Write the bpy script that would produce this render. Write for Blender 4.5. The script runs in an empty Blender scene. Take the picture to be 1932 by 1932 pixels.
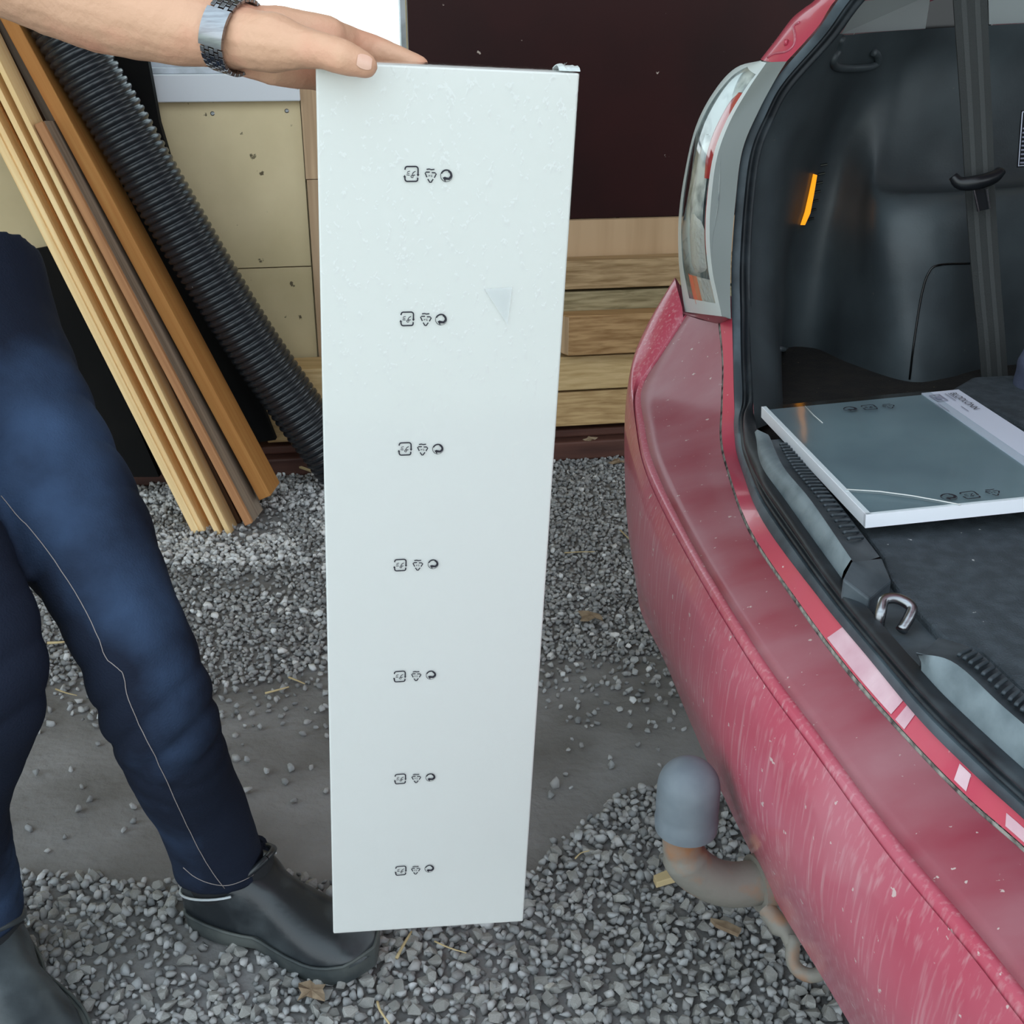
import bpy, bmesh, math, random
import numpy as np
from mathutils import Vector, Matrix, noise
from mathutils.bvhtree import BVHTree
random.seed(7); RNG = np.random.default_rng(7)
SC = bpy.context.scene
COL = SC.collection

# ------------------------------------------------------------------ camera, sky, exposure
F = 2150.0; PITCH = math.radians(23.3); CAMZ = 1.1
cp, sp = math.cos(PITCH), math.sin(PITCH)
cam_d = bpy.data.cameras.new('camera'); cam = bpy.data.objects.new('camera', cam_d); COL.objects.link(cam)
cam.location = (0, 0, CAMZ); cam.rotation_euler = (math.pi/2 - PITCH, 0, 0)
cam_d.sensor_width = 36; cam_d.sensor_fit = 'HORIZONTAL'; cam_d.lens = 36*F/1932; cam_d.clip_start = .02
SC.camera = cam
vs = SC.view_settings
SC.display_settings.display_device = 'sRGB'
vs.view_transform = 'Standard'; vs.look = 'None'; vs.gamma = 1; vs.use_curve_mapping = False
vs.exposure = 0.28
world = bpy.data.worlds.new('overcast_sky'); SC.world = world; world.use_nodes = True
wn = world.node_tree; wn.nodes.clear()
w_out = wn.nodes.new('ShaderNodeOutputWorld'); w_bg = wn.nodes.new('ShaderNodeBackground')
w_tc = wn.nodes.new('ShaderNodeTexCoord'); w_sep = wn.nodes.new('ShaderNodeSeparateXYZ'); w_cr = wn.nodes.new('ShaderNodeValToRGB')
wn.links.new(w_tc.outputs['Generated'], w_sep.inputs[0]); wn.links.new(w_sep.outputs['Z'], w_cr.inputs[0])
w_cr.color_ramp.elements[0].position = 0.0; w_cr.color_ramp.elements[0].color = (.88, .96, 1.0, 1)
w_cr.color_ramp.elements[1].position = .7; w_cr.color_ramp.elements[1].color = (.74, .90, 1.0, 1)
wn.links.new(w_cr.outputs[0], w_bg.inputs['Color']); wn.links.new(w_bg.outputs[0], w_out.inputs['Surface'])
w_bg.inputs['Strength'].default_value = 1.9

# ------------------------------------------------------------------ geometry helpers
def ray(px, py):
    xn, yn = (px-966)/F, (py-966)/F
    return Vector((xn, cp-yn*sp, -(yn*cp+sp)))
O = Vector((0, 0, CAMZ))
def PZ(px, py, z): d = ray(px, py); return O+d*((z-CAMZ)/d.z)
def PY(px, py, y): d = ray(px, py); return O+d*(y/d.y)
def PT(px, py, t): return O+ray(px, py)*t
def lerp(a, b, u): return a+(b-a)*u
def cr_spline(P, n):
    """Catmull-Rom resample of control points, n samples evenly in parameter."""
    P = [Vector(p) for p in P]; m = len(P); out = []
    for k in range(n):
        u = k/(n-1)*(m-1); i = min(int(u), m-2); f = u-i
        p0 = P[i-1] if i > 0 else P[0]*2-P[1]
        p1, p2 = P[i], P[i+1]
        p3 = P[i+2] if i+2 < m else P[-1]*2-P[-2]
        out.append(.5*((2*p1)+(p2-p0)*f+(2*p0-5*p1+4*p2-p3)*f*f+(3*p1-p0-3*p2+p3)*f**3))
    return out
def loft(rows, closed=False, flip=False):
    """rows of equal length -> verts, faces"""
    n = len(rows[0]); V = [tuple(p) for r in rows for p in r]; Fc = []
    for i in range(len(rows)-1):
        for j in range(n if closed else n-1):
            a, b = i*n+j, i*n+(j+1) % n
            q = (a, b, b+n, a+n)
            Fc.append(q[::-1] if flip else q)
    return V, Fc
def tube(P, R, n=14, up=(0, 0, 1), caps=True, ph=0):
    """sweep; R entries are r or (ra, rb)"""
    P = [Vector(p) for p in P]; rows = []; upv = Vector(up); prev = None
    for i, p in enumerate(P):
        t = (P[min(i+1, len(P)-1)]-P[max(i-1, 0)]).normalized()
        if prev is None:
            a = upv-t*upv.dot(t)
            if a.length < 1e-3: a = t.orthogonal()
        else: a = prev-t*prev.dot(t)
        a.normalize(); prev = a; b = t.cross(a)
        r = R[i] if isinstance(R, (list, tuple)) else R
        ra, rb = r if isinstance(r, (tuple, list)) else (r, r)
        rows.append([p+a*ra*math.cos(2*math.pi*k/n+ph)+b*rb*math.sin(2*math.pi*k/n+ph) for k in range(n)])
    V, Fc = loft(rows, closed=True)
    if caps:
        Fc.append(tuple(range(n-1, -1, -1))); Fc.append(tuple(range(len(V)-n, len(V))))
    return V, Fc
def capsule_chain(P, R, n=14, up=(0, 0, 1), rings=4):
    """tube with rounded ends"""
    P = [Vector(p) for p in P]; R = list(R)
    def end(p, q, r, rev):
        d = (p-q).normalized(); pts = []; rr = []
        rm = r if not isinstance(r, tuple) else (r[0]+r[1])/2
        for k in range(rings, 0, -1):
            a = math.pi/2*k/rings*.97
            pts.append(p+d*rm*math.sin(a)); c = math.cos(a)
            rr.append(r*c if not isinstance(r, tuple) else (r[0]*c, r[1]*c))
        return (pts, rr) if not rev else (pts[::-1], rr[::-1])
    a, ar = end(P[0], P[1], R[0], False); b, br = end(P[-1], P[-2], R[-1], True)
    return tube(a+P+b, ar+R+br, n, up)
def box(c0, c1):
    x0, y0, z0 = c0; x1, y1, z1 = c1
    V = [(x0, y0, z0), (x1, y0, z0), (x1, y1, z0), (x0, y1, z0), (x0, y0, z1), (x1, y0, z1), (x1, y1, z1), (x0, y1, z1)]
    return V, [(0, 3, 2, 1), (4, 5, 6, 7), (0, 1, 5, 4), (1, 2, 6, 5), (2, 3, 7, 6), (3, 0, 4, 7)]
def join(*parts):
    V = []; Fc = []
    for v, f in parts:
        o = len(V); V += list(v); Fc += [tuple(i+o for i in q) for q in f]
    return V, Fc
def slab(poly, d):
    """extrude a polygon of world points by vector d"""
    n = len(poly); d = Vector(d)
    V = [tuple(p) for p in poly]+[tuple(Vector(p)+d) for p in poly]
    return V, [tuple(range(n))[::-1], tuple(range(n, 2*n))]+[(i, (i+1) % n, (i+1) % n+n, i+n) for i in range(n)]
def thick(rows, d, closed=False):
    """loft given thickness along vector d (closed solid)"""
    d = Vector(d); n = len(rows[0]); m = len(rows)
    V, Fc = loft(rows); V2 = [tuple(Vector(v)+d) for v in V]; o = len(V)
    F2 = [tuple(i+o for i in q[::-1]) for q in Fc]; S = []
    for j in range(n-1): S += [(j, j+o, j+1+o, j+1), ((m-1)*n+j+1, (m-1)*n+j+1+o, (m-1)*n+j+o, (m-1)*n+j)]
    for i in range(m-1): S += [(i*n, (i+1)*n, (i+1)*n+o, i*n+o), (i*n+n-1, i*n+n-1+o, (i+1)*n+n-1+o, (i+1)*n+n-1)]
    return V+V2, Fc+F2+S
def me(name, vf, mats, smooth=False, angle=None):
    m = bpy.data.meshes.new(name); m.from_pydata([tuple(v) for v in vf[0]], [], vf[1])
    for x in (mats if isinstance(mats, list) else [mats]): m.materials.append(x)
    bm = bmesh.new(); bm.from_mesh(m); bmesh.ops.recalc_face_normals(bm, faces=bm.faces)
    if smooth:
        for f in bm.faces: f.smooth = True
        a = math.radians(angle or 180)
        for e in bm.edges:
            if len(e.link_faces) == 2 and e.calc_face_angle(0) > a: e.smooth = False
    bm.to_mesh(m); bm.free(); return m
def ob(name, vf, mat, parent=None, smooth=False, angle=None, bevel=0, **props):
    m = vf if isinstance(vf, bpy.types.Mesh) else me(name, vf, mat, smooth, angle)
    o = bpy.data.objects.new(name, m); COL.objects.link(o)
    adopt(o, parent)
    if bevel:
        b = o.modifiers.new('bevel', 'BEVEL'); b.width = bevel; b.segments = 2; b.limit_method = 'ANGLE'
    for k, v in props.items(): o[k] = v
    return o
def adopt(o, parent):
    if parent:
        o.parent = parent
        mw = parent['_mw'] if '_mw' in parent else None
        M_ = Matrix.Translation(-Vector(parent.location))
        o.matrix_parent_inverse = M_ if parent.parent is None else Matrix.Identity(4)
def thing(name, label, cat, loc=(0, 0, 0), group=None, kind=None):
    o = bpy.data.objects.new(name, None); COL.objects.link(o); o.location = loc; o.empty_display_size = .05
    if label: o['label'] = label
    if cat: o['category'] = cat
    if group: o['group'] = group
    if kind: o['kind'] = kind
    return o
def tag(o, label=None, cat=None, group=None, kind=None):
    if label: o['label'] = label
    if cat: o['category'] = cat
    if group: o['group'] = group
    if kind: o['kind'] = kind
    return o
def baked(name, o_mods_vf, mat, voxel, smooth_it=4, parent=None, fn=None, decim=None):
    """union overlapping closed shells into one continuous skin"""
    o = bpy.data.objects.new('tmp', me('tmp', o_mods_vf, mat)); COL.objects.link(o)
    r = o.modifiers.new('r', 'REMESH'); r.mode = 'VOXEL'; r.voxel_size = voxel
    s = o.modifiers.new('s', 'SMOOTH'); s.factor = .5; s.iterations = smooth_it
    dg = bpy.context.evaluated_depsgraph_get(); m = bpy.data.meshes.new_from_object(o.evaluated_get(dg))
    bpy.data.objects.remove(o); m.name = name
    if fn:
        m.update()
        n = len(m.vertices); co = np.empty(n*3); m.vertices.foreach_get('co', co)
        no = np.empty(n*3); m.vertex_normals.foreach_get('vector', no)
        co = fn(co.reshape(-1, 3), no.reshape(-1, 3)); m.vertices.foreach_set('co', co.ravel())
    m.polygons.foreach_set('use_smooth', [True]*len(m.polygons)); m.materials.clear(); m.materials.append(mat); m.update()
    return ob(name, m, None, parent)

# ------------------------------------------------------------------ materials
def C(r, g, b): return tuple(((x/255+.055)/1.055)**2.4 if x > 10 else x/255/12.92 for x in (r, g, b))+(1,)
def M(name, col, rough=.6, metal=0, col2=None, vs_=6, stretch=(1, 1, 1), lo=.4, hi=.65, detail=6, dist=0, bump=0, bs=60, bstretch=(1, 1, 1),
      coat=0, coat_r=.05, spec=.5, trans=0, emit=None, emit_s=0, specks=None, speck_s=60, speck_lo=.68, rand=0, rough2=None, attr=None, alpha=1, ior=1.45, layer=None):
    m = bpy.data.materials.new(name); m.use_nodes = True; nt = m.node_tree; N = nt.nodes; L = nt.links
    b = N['Principled BSDF']; b.inputs['Roughness'].default_value = rough; b.inputs['Metallic'].default_value = metal
    b.inputs['Base Color'].default_value = col; b.inputs['Coat Weight'].default_value = coat; b.inputs['Coat Roughness'].default_value = coat_r
    b.inputs['Specular IOR Level'].default_value = spec; b.inputs['Transmission Weight'].default_value = trans; b.inputs['IOR'].default_value = ior
    b.inputs['Alpha'].default_value = alpha
    if emit: b.inputs['Emission Color'].default_value = emit; b.inputs['Emission Strength'].default_value = emit_s
    tc = N.new('ShaderNodeTexCoord')
    def noise_(scale, st, det=6, di=0):
        mp = N.new('ShaderNodeMapping'); mp.inputs['Scale'].default_value = st; L.new(tc.outputs['Object'], mp.inputs[0])
        n = N.new('ShaderNodeTexNoise'); n.inputs['Scale'].default_value = scale; n.inputs['Detail'].default_value = det; n.inputs['Distortion'].default_value = di
        L.new(mp.outputs[0], n.inputs['Vector']); return n
    cur = None
    def ramp(src, lo_, hi_):
        r = N.new('ShaderNodeMapRange'); r.inputs['From Min'].default_value = lo_; r.inputs['From Max'].default_value = hi_; L.new(src, r.inputs['Value']); return r.outputs[0]
    def mix(fac, a, c):
        x = N.new('ShaderNodeMix'); x.data_type = 'RGBA'; L.new(fac, x.inputs['Factor'])
        for s, v in ((x.inputs[6], a), (x.inputs[7], c)):
            if isinstance(v, tuple): s.default_value = v
            else: L.new(v, s)
        return x.outputs[2]
    if attr:
        a = N.new('ShaderNodeAttribute'); a.attribute_name = attr; cur = a.outputs['Color']
    if rand:
        oi = N.new('ShaderNodeObjectInfo'); hs = N.new('ShaderNodeHueSaturation'); mr = N.new('ShaderNodeMapRange')
        mr.inputs['To Min'].default_value = 1-rand; mr.inputs['To Max'].default_value = 1+rand; L.new(oi.outputs['Random'], mr.inputs['Value'])
        L.new(mr.outputs[0], hs.inputs['Value'])
        if cur is not None: L.new(cur, hs.inputs['Color'])
        else: hs.inputs['Color'].default_value = col
        cur = hs.outputs[0]
    if col2:
        n = noise_(vs_, stretch, detail, dist); fac = ramp(n.outputs[0], lo, hi); cur = mix(fac, cur if cur is not None else col, col2)
        if rough2 is not None:
            r = N.new('ShaderNodeMapRange'); r.inputs['To Min'].default_value = rough; r.inputs['To Max'].default_value = rough2; L.new(fac, r.inputs['Value']); L.new(r.outputs[0], b.inputs['Roughness'])
    if layer:
        c3, s3, st3, lo3, hi3 = layer; n = noise_(s3, st3, 8); cur = mix(ramp(n.outputs[0], lo3, hi3), cur if cur is not None else col, c3)
    if specks:
        n = noise_(speck_s, (1, 1, 1), 3); cur = mix(ramp(n.outputs[0], speck_lo, speck_lo+.03), cur if cur is not None else col, specks)
    if cur is not None: L.new(cur, b.inputs['Base Color'])
    if bump:
        n = noise_(bs, bstretch, 5); bp = N.new('ShaderNodeBump'); bp.inputs['Strength'].default_value = min(1, bump); bp.inputs['Distance'].default_value = .003*max(1, bump)
        L.new(n.outputs[0], bp.inputs['Height']); L.new(bp.outputs[0], b.inputs['Normal'])
    m['_h'] = 1
    return m
def wood(name, a, b_, dark=None, rand=.12, gs=55, rough=.65, along='z'):
    return M(name, a, rough, col2=b_, vs_=gs, stretch=(1, 1, .035) if along == 'z' else (.010, .6, 1), lo=.35, hi=.7, detail=4, dist=.6 if along == 'z' else .25, rand=rand, bump=.25, bs=90, bstretch=(1, 1, .05) if along == 'z' else (.05, 1, 1), spec=.3,
             specks=dark, speck_s=9, speck_lo=.72)
def film_mat(name, gl=.12, bump=.5, scale=60, tint=(1, 1, 1, 1), top=None, rough=.08, sparse=None):
    m = bpy.data.materials.new(name); m.use_nodes = True; nt = m.node_tree; N = nt.nodes; L = nt.links; N.remove(N['Principled BSDF'])
    out = N['Material Output']; tr = N.new('ShaderNodeBsdfTransparent'); g = N.new('ShaderNodeBsdfGlossy'); mx = N.new('ShaderNodeMixShader')
    tr.inputs['Color'].default_value = tint; g.inputs['Roughness'].default_value = rough
    fr = N.new('ShaderNodeFresnel'); fr.inputs['IOR'].default_value = 1.5; ad = N.new('ShaderNodeMath'); ad.operation = 'ADD'; ad.inputs[1].default_value = gl-.04; ad.use_clamp = True
    L.new(fr.outputs[0], ad.inputs[0]); ge = N.new('ShaderNodeNewGeometry'); sb = N.new('ShaderNodeMath'); sb.operation = 'SUBTRACT'; sb.use_clamp = True
    L.new(ad.outputs[0], sb.inputs[0]); L.new(ge.outputs['Backfacing'], sb.inputs[1]); L.new(sb.outputs[0], mx.inputs[0]); L.new(tr.outputs[0], mx.inputs[1]); L.new(g.outputs[0], mx.inputs[2]); L.new(mx.outputs[0], out.inputs['Surface'])
    tc = N.new('ShaderNodeTexCoord'); n = N.new('ShaderNodeTexNoise'); n.inputs['Scale'].default_value = scale; n.inputs['Detail'].default_value = 2
    mp = N.new('ShaderNodeMapping'); mp.inputs['Scale'].default_value = (1, 1, .55); mp.inputs['Rotation'].default_value = (0, .5, 0)
    L.new(tc.outputs['Object'], mp.inputs[0]); L.new(mp.outputs[0], n.inputs['Vector'])
    bp = N.new('ShaderNodeBump'); bp.inputs['Distance'].default_value = .004; bp.inputs['Strength'].default_value = bump; L.new(n.outputs[0], bp.inputs['Height'])
    if sparse:
        q = N.new('ShaderNodeMapRange'); q.inputs['From Min'].default_value = sparse[0]; q.inputs['From Max'].default_value = sparse[1]; L.new(n.outputs[0], q.inputs['Value']); L.new(q.outputs[0], bp.inputs['Height'])
    if top:     # wrinkles fade out downwards along object z between top[0] and top[1]
        s = N.new('ShaderNodeSeparateXYZ'); L.new(tc.outputs['Object'], s.inputs[0]); r = N.new('ShaderNodeMapRange')
        r.inputs['From Min'].default_value = top[0]; r.inputs['From Max'].default_value = top[1]; r.inputs['To Min'].default_value = .02; r.inputs['To Max'].default_value = bump
        L.new(s.outputs['Z'], r.inputs['Value']); L.new(r.outputs[0], bp.inputs['Strength'])
    L.new(bp.outputs[0], g.inputs['Normal']); L.new(bp.outputs[0], fr.inputs['Normal'])
    return m

DIRT = M('packed_dirt', C(138, 136, 136), .9, col2=C(104, 101, 98), vs_=5, lo=.35, hi=.7, bump=1, bs=70, specks=C(120, 118, 112), speck_s=160, speck_lo=.7)
STONE = M('crushed_stone', C(140, 141, 140), .8, attr='tone', bump=.3, bs=200)
STONE_O = M('crushed_stone_single', C(156, 155, 152), .8, rand=.3, col2=C(126, 124, 120), vs_=30, bump=.3, bs=200)
WHITE_STONE = M('white_stone', C(215, 213, 206), .8, rand=.12, col2=C(170, 165, 155), vs_=40)
PLY = M('dirty_plywood', C(222, 203, 164), .75, col2=C(186, 168, 128), vs_=2.2, lo=.4, hi=.75, specks=C(96, 84, 62), speck_s=34, speck_lo=.69, bump=.2, bs=40)
STUD = wood('stud_wood', C(196, 166, 134), C(168, 138, 108))
SILLW = M('white_sill_paint', C(214, 216, 222), .5, specks=C(120, 112, 100), speck_s=30, speck_lo=.73)
FRAMEW = M('window_frame_paint', C(200, 206, 216), .45, col2=C(150, 156, 160), vs_=12)
DARKP = M('brown_film_faced_plywood', C(46, 17, 17), .5, spec=.22, col2=C(36, 14, 14), vs_=3, specks=C(180, 165, 155), speck_s=45, speck_lo=.745, bump=.05, bs=60)
BEAM = M('brown_painted_beam', C(92, 58, 48), .6, col2=C(60, 34, 28), vs_=8, stretch=(.3, 1, 4), bump=.3, bs=40)
CARD = M('cardboard', C(190, 158, 124), .85, col2=C(176, 144, 110), vs_=3, stretch=(6, 1, .4))
PILE = [wood('pile_wood_%d' % i, a, b, None, .06, 120, along='x') for i, (a, b) in enumerate([
    (C(184, 154, 116), C(136, 108, 74)), (C(170, 154, 120), C(122, 108, 78)), (C(188, 150, 106), C(136, 98, 60)), (C(208, 178, 132), C(184, 152, 104)), (C(198, 166, 120), C(158, 124, 82))])]
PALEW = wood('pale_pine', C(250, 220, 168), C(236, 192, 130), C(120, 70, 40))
ORANGEW = wood('orange_pine', C(196, 138, 76), C(168, 108, 54), C(110, 60, 30))
PINKW = wood('pinkish_pine', C(190, 138, 96), C(160, 108, 72), C(100, 60, 40))
GREYW = wood('weathered_wood', C(150, 134, 118), C(112, 96, 82))
DARKW = wood('dark_stained_wood_gap_shade', C(84, 56, 36), C(48, 30, 18))
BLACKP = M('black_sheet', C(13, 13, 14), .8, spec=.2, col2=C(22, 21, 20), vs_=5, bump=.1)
HOSE = M('black_corrugated_plastic', C(34, 37, 42), .27, specks=C(140, 140, 138), speck_s=90, speck_lo=.77, spec=.6)
WHITEB = M('white_laminate', C(213, 214, 211), .35, spec=.4)
INK = M('black_ink', C(38, 36, 46), .6)
PKGW = M('packet_white_edge', C(244, 246, 252), .5)
PAPER = M('paper_label', C(206, 210, 226), .7)
FAINT = M('grey_ink', C(140, 142, 160), .7)
PKG = M('grey_gloss_front', C(124, 142, 150), .3, spec=.6, col2=C(104, 120, 130), vs_=5)
GLASS = film_mat('window_glass', .06, 0, 1, (.97, 1, .99, 1))
FILM = film_mat('shrink_film', .06, .30, 190, (1, 1, 1, 1), (.55, 1.0), .10, (.60, .74))
FILM2 = film_mat('package_film', .10, .10, 14, (.96, 1, 1, 1), None, .10)
SKIN = M('skin', C(205, 160, 132), .5, col2=C(214, 148, 124), vs_=14, lo=.45, hi=.75, bump=.25, bs=220, spec=.4)
NAIL = M('nail', C(222, 180, 160), .3)
STEEL = M('brushed_steel', C(150, 152, 156), .28, 1, col2=C(130, 130, 134), vs_=60, stretch=(1, 1, 8))
DENIM = M('denim', C(29, 35, 50), .9, col2=C(74, 98, 134), vs_=3.6, lo=.5, hi=.82, detail=8, bump=.35, bs=420, spec=.15)
STITCH = M('denim_stitch', C(150, 140, 138), .8)
SHIRT = M('shirt_cloth', C(70, 84, 100), .9)
LEATHER = M('black_clog_leather', C(34, 38, 42), .32, col2=C(96, 103, 106), vs_=9, lo=.45, hi=.85, rough2=.55, spec=.6, bump=.08, bs=150)
SOLE = M('clog_sole', C(52, 58, 60), .6, col2=C(84, 88, 86), vs_=14)
PIPING = M('pale_piping', C(190, 196, 200), .5)
LINING = M('dark_lining', C(30, 32, 36), .8)
RED = M('dusty_red_paint', C(180, 58, 82), .34, coat=.6, coat_r=.12, col2=C(196, 124, 138), vs_=3.2, stretch=(1, 1, .8), lo=.3, hi=.75, detail=9, rough2=.55, layer=(C(208, 166, 170), 240, (1, 1, .05), .52, .95), specks=C(205, 178, 176), speck_s=110, speck_lo=.69)
REDTOP = M('red_paint_shelf_dust', C(142, 52, 68), .4, coat=.3, coat_r=.2, col2=C(158, 104, 112), vs_=12, stretch=(.4, 1, 1), lo=.3, hi=.7, detail=9, rough2=.65, specks=C(190, 170, 165), speck_s=120, speck_lo=.70)
REDCLEAN = M('red_paint_flange', C(194, 74, 94), .3, coat=.5, coat_r=.08, specks=C(215, 190, 190), speck_s=90, speck_lo=.71)
GAPDUST = M('seam_dust', C(150, 146, 138), .95, col2=C(70, 60, 58), vs_=90, bump=.6, bs=180)
RUBBER = M('rubber_seal', C(30, 34, 39), .5, col2=C(62, 70, 76), vs_=20, stretch=(1, 1, 1), lo=.5, hi=.8)
RUBBER2 = M('rubber_lip', C(92, 104, 112), .55, col2=C(60, 68, 74), vs_=14)
TRIMG = M('grey_sill_plastic', C(122, 134, 140), .5, col2=C(98, 110, 116), vs_=30, bump=.1, bs=300)
TRIMD = M('dark_sill_plastic', C(58, 66, 72), .55, col2=C(76, 84, 90), vs_=30, bump=.1, bs=300)
TRIM = M('black_trim_plastic', C(56, 62, 66), .45, col2=C(70, 78, 82), vs_=8, bump=.08, bs=300, specks=C(96, 96, 92), speck_s=55, speck_lo=.74)
CARPET = M('trunk_carpet', C(58, 65, 71), .95, col2=C(72, 80, 87), vs_=60, bump=.8, bs=500, specks=C(190, 190, 190), speck_s=120, speck_lo=.745)
CARPETD = M('dark_carpet', C(22, 20, 19), .95, col2=C(34, 30, 26), vs_=40, bump=.8, bs=400, specks=C(150, 130, 100), speck_s=130, speck_lo=.735)
PILLAR = M('grey_pillar_plastic', C(150, 156, 156), .6)
BEZEL = M('lamp_bezel_grey', C(124, 130, 128), .5)
LENS = film_mat('lamp_lens', .16, .03, 40, (.93, .96, .96, 1), None, .06)
LENSRIM = M('frosted_lens_rim', C(226, 236, 236), .3, alpha=.85, spec=.6)
CHROME = M('lamp_reflector', C(236, 242, 242), .25, .15, col2=C(150, 162, 168), vs_=26, lo=.45, hi=.6)
LRED = M('red_lens', C(200, 60, 64), .2, spec=.6)
LORANGE = M('orange_reflector', C(226, 120, 92), .3, bump=.5, bs=120)
LGRID = M('white_reflector_grid', C(214, 212, 206), .3, bump=.8, bs=160)
AMBER = M('amber_lamp', C(255, 170, 40), .3, emit=C(255, 160, 30), emit_s=.8)
WEB = M('belt_webbing', C(52, 54, 54), .8, bump=.3, bs=500)
WEBL = M('belt_webbing_stripe', C(68, 70, 70), .8, bump=.3, bs=500)
BLKPL = M('black_plastic_gloss', C(24, 26, 30), .3)
CAPM = M('towball_cap_rubber', C(98, 106, 114), .5, col2=C(114, 122, 128), vs_=20, spec=.4)
RUST = M('rusty_steel', C(126, 122, 114), .7, .1, col2=C(150, 104, 70), vs_=20, lo=.5, hi=.68, bump=.3, bs=80)
LEAFM = M('dry_leaf', C(150, 132, 110), .85, col2=C(120, 100, 80), vs_=60)
STRAW = M('dry_straw', C(186, 166, 126), .8, rand=.15)
BAGM = M('blue_grey_cloth', C(84, 90, 112), .9, bump=.3, bs=300)
CEIL = M('garage_ceiling_boards', C(150, 135, 110), .8)
GRASS = M('pale_outdoor_ground', C(205, 208, 190), .9, col2=C(170, 176, 150), vs_=3)
GLASSD = M('dark_window_glass', C(8, 9, 10), .15)

# ------------------------------------------------------------------ setting: ground, wall, window, ceiling
floor = thing('floor', 'dark packed dirt floor with crushed stone gravel', None, (0, 0, 0), kind='structure')
def ground_h(x, y): return .006*noise.noise((x*2.2, y*2.2, 0))+.004*noise.noise((x*6, y*6, 3))
nx, ny = 90, 100
xs = np.linspace(-3.2, 3.2, nx); ys = np.linspace(-1.2, 3.45, ny)
rows = [[(x, y, ground_h(x, y)) for x in xs] for y in ys]
ob('soil', loft(rows), DIRT, floor, True)
og = ob('outdoor_ground', join(slab([(-14, 3.46, -.06), (14, 3.46, -.06), (14, 30, -.06), (-14, 30, -.06)], (0, 0, -.05)), slab([(-14, -18, -.06), (14, -18, -.06), (14, -1.2, -.06), (-14, -1.2, -.06)], (0, 0, -.05))), GRASS)
tag(og, 'pale overexposed ground outside the garage', kind='structure'); og.name = 'floor_outside'

WA = math.atan(.17); wu = Vector((math.cos(WA), math.sin(WA), 0)); wv = Vector((-math.sin(WA), math.cos(WA), 0)); W0 = Vector((0, 3.0, 0))
def WL(u, v, z): return W0+wu*u+wv*v+Vector((0, 0, z))
def PW(px, py, v=0):
    d = ray(px, py); p0 = W0+wv*v; t = (p0-O).dot(wv)/d.dot(wv); p = O+d*t
    return (p-W0).dot(wu), p.z
def wbox(u0, u1, v0, v1, z0, z1):
    c = box((u0, v0, z0), (u1, v1, z1)); return [WL(*p) for p in c[0]], c[1]
wall = thing('wall_back', 'garage back wall of dirty beige plywood with window', None, WL(0, 0, 0), kind='structure')
uL, uR, zS0, zS1 = -2.6, 3.2, .925, 1.0
wu0, wu1 = -1.35, PW(768, 60)[0]
us = PW(573, 300)[0]
zseam = PW(480, 507)[1]
ob('lower_panel', wbox(uL, us, 0, .02, zseam+.003, zS0), PLY, wall)
ob('lower_panel', wbox(uL, us, .001, .02, .06, zseam), PLY, wall)
ob('wall_panel', wbox(wu1, uR, .02, .05, 0, 2.6), PLY, wall)
ob('wall_panel', wbox(us+.003, wu1, .022, .05, 0, zS0+.01), PLY, wall)
ob('wall_panel', wbox(uL, us+.003, .024, .05, 0, zS0), PLY, wall)
ob('wall_panel', wbox(uL, wu0, .02, .05, zS1, 2.6), PLY, wall)
ob('wall_panel', wbox(wu0, wu1, .02, .05, 1.95, 2.6), PLY, wall)
ob('stud', wbox(us+.002, us+.05, -.012, .03, PW(600, 338)[1]+.002, zS0+.085), STUD, wall)
ob('stud', wbox(us+.004, us+.052, -.010, .03, .06, PW(600, 338)[1]), STUD, wall)
for x, y in ((401, 214), (541, 209)):
    u, z = PW(x, y); c = WL(u, 0, z)
    V, Fc = tube([c-wv*.003, c-wv*.002, c+wv*.004], [.0035, .005, .005], 10); ob('screw', (V, Fc), STEEL, wall, label='shiny screw head')
win = thing('window_1', 'white framed garage window above the plywood panel', None, WL(-.8, 0, zS1), kind='structure')
ob('sill', wbox(wu0-.1, us+.002, -.03, .03, zS0, zS1-.014), SILLW, win, bevel=.003)
ob('sill', wbox(wu0-.1, wu1, .0, .09, zS1-.014, zS1), FRAMEW, win, bevel=.002)
ob('frame', join(wbox(wu0, wu0+.04, .03, .08, zS1, 1.95), wbox(wu1-.012, wu1, .03, .08, zS1, 1.95), wbox(wu0, wu1, .03, .08, 1.91, 1.95), wbox(wu0, wu1, .03, .08, zS1, zS1+.012)), FRAMEW, win)
ob('pane', wbox(wu0+.04, wu1-.012, .05, .054, zS1+.012, 1.91), GLASS, win)
beam = ob('trim_1', join(wbox(-1.1, 2.6, -.12, .02, 0, .055), wbox(-1.1, 2.6, -.085, .02, .055, PW(1120, 808, -.085)[1])), BEAM, None, bevel=.006)
tag(beam, 'brown painted sill beam along the foot of the back wall', kind='structure')
ceil = ob('ceiling', box((-3.2, 1.1, 2.55), (3.2, 3.6, 2.6)), CEIL, None); tag(ceil, 'garage ceiling boards', kind='structure')
wl_ = ob('wall_left', box((-2.7, .9, 0), (-2.6, 2.7, 2.55)), PLY, None); tag(wl_, 'plywood side wall left of the planks', kind='structure')

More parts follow.
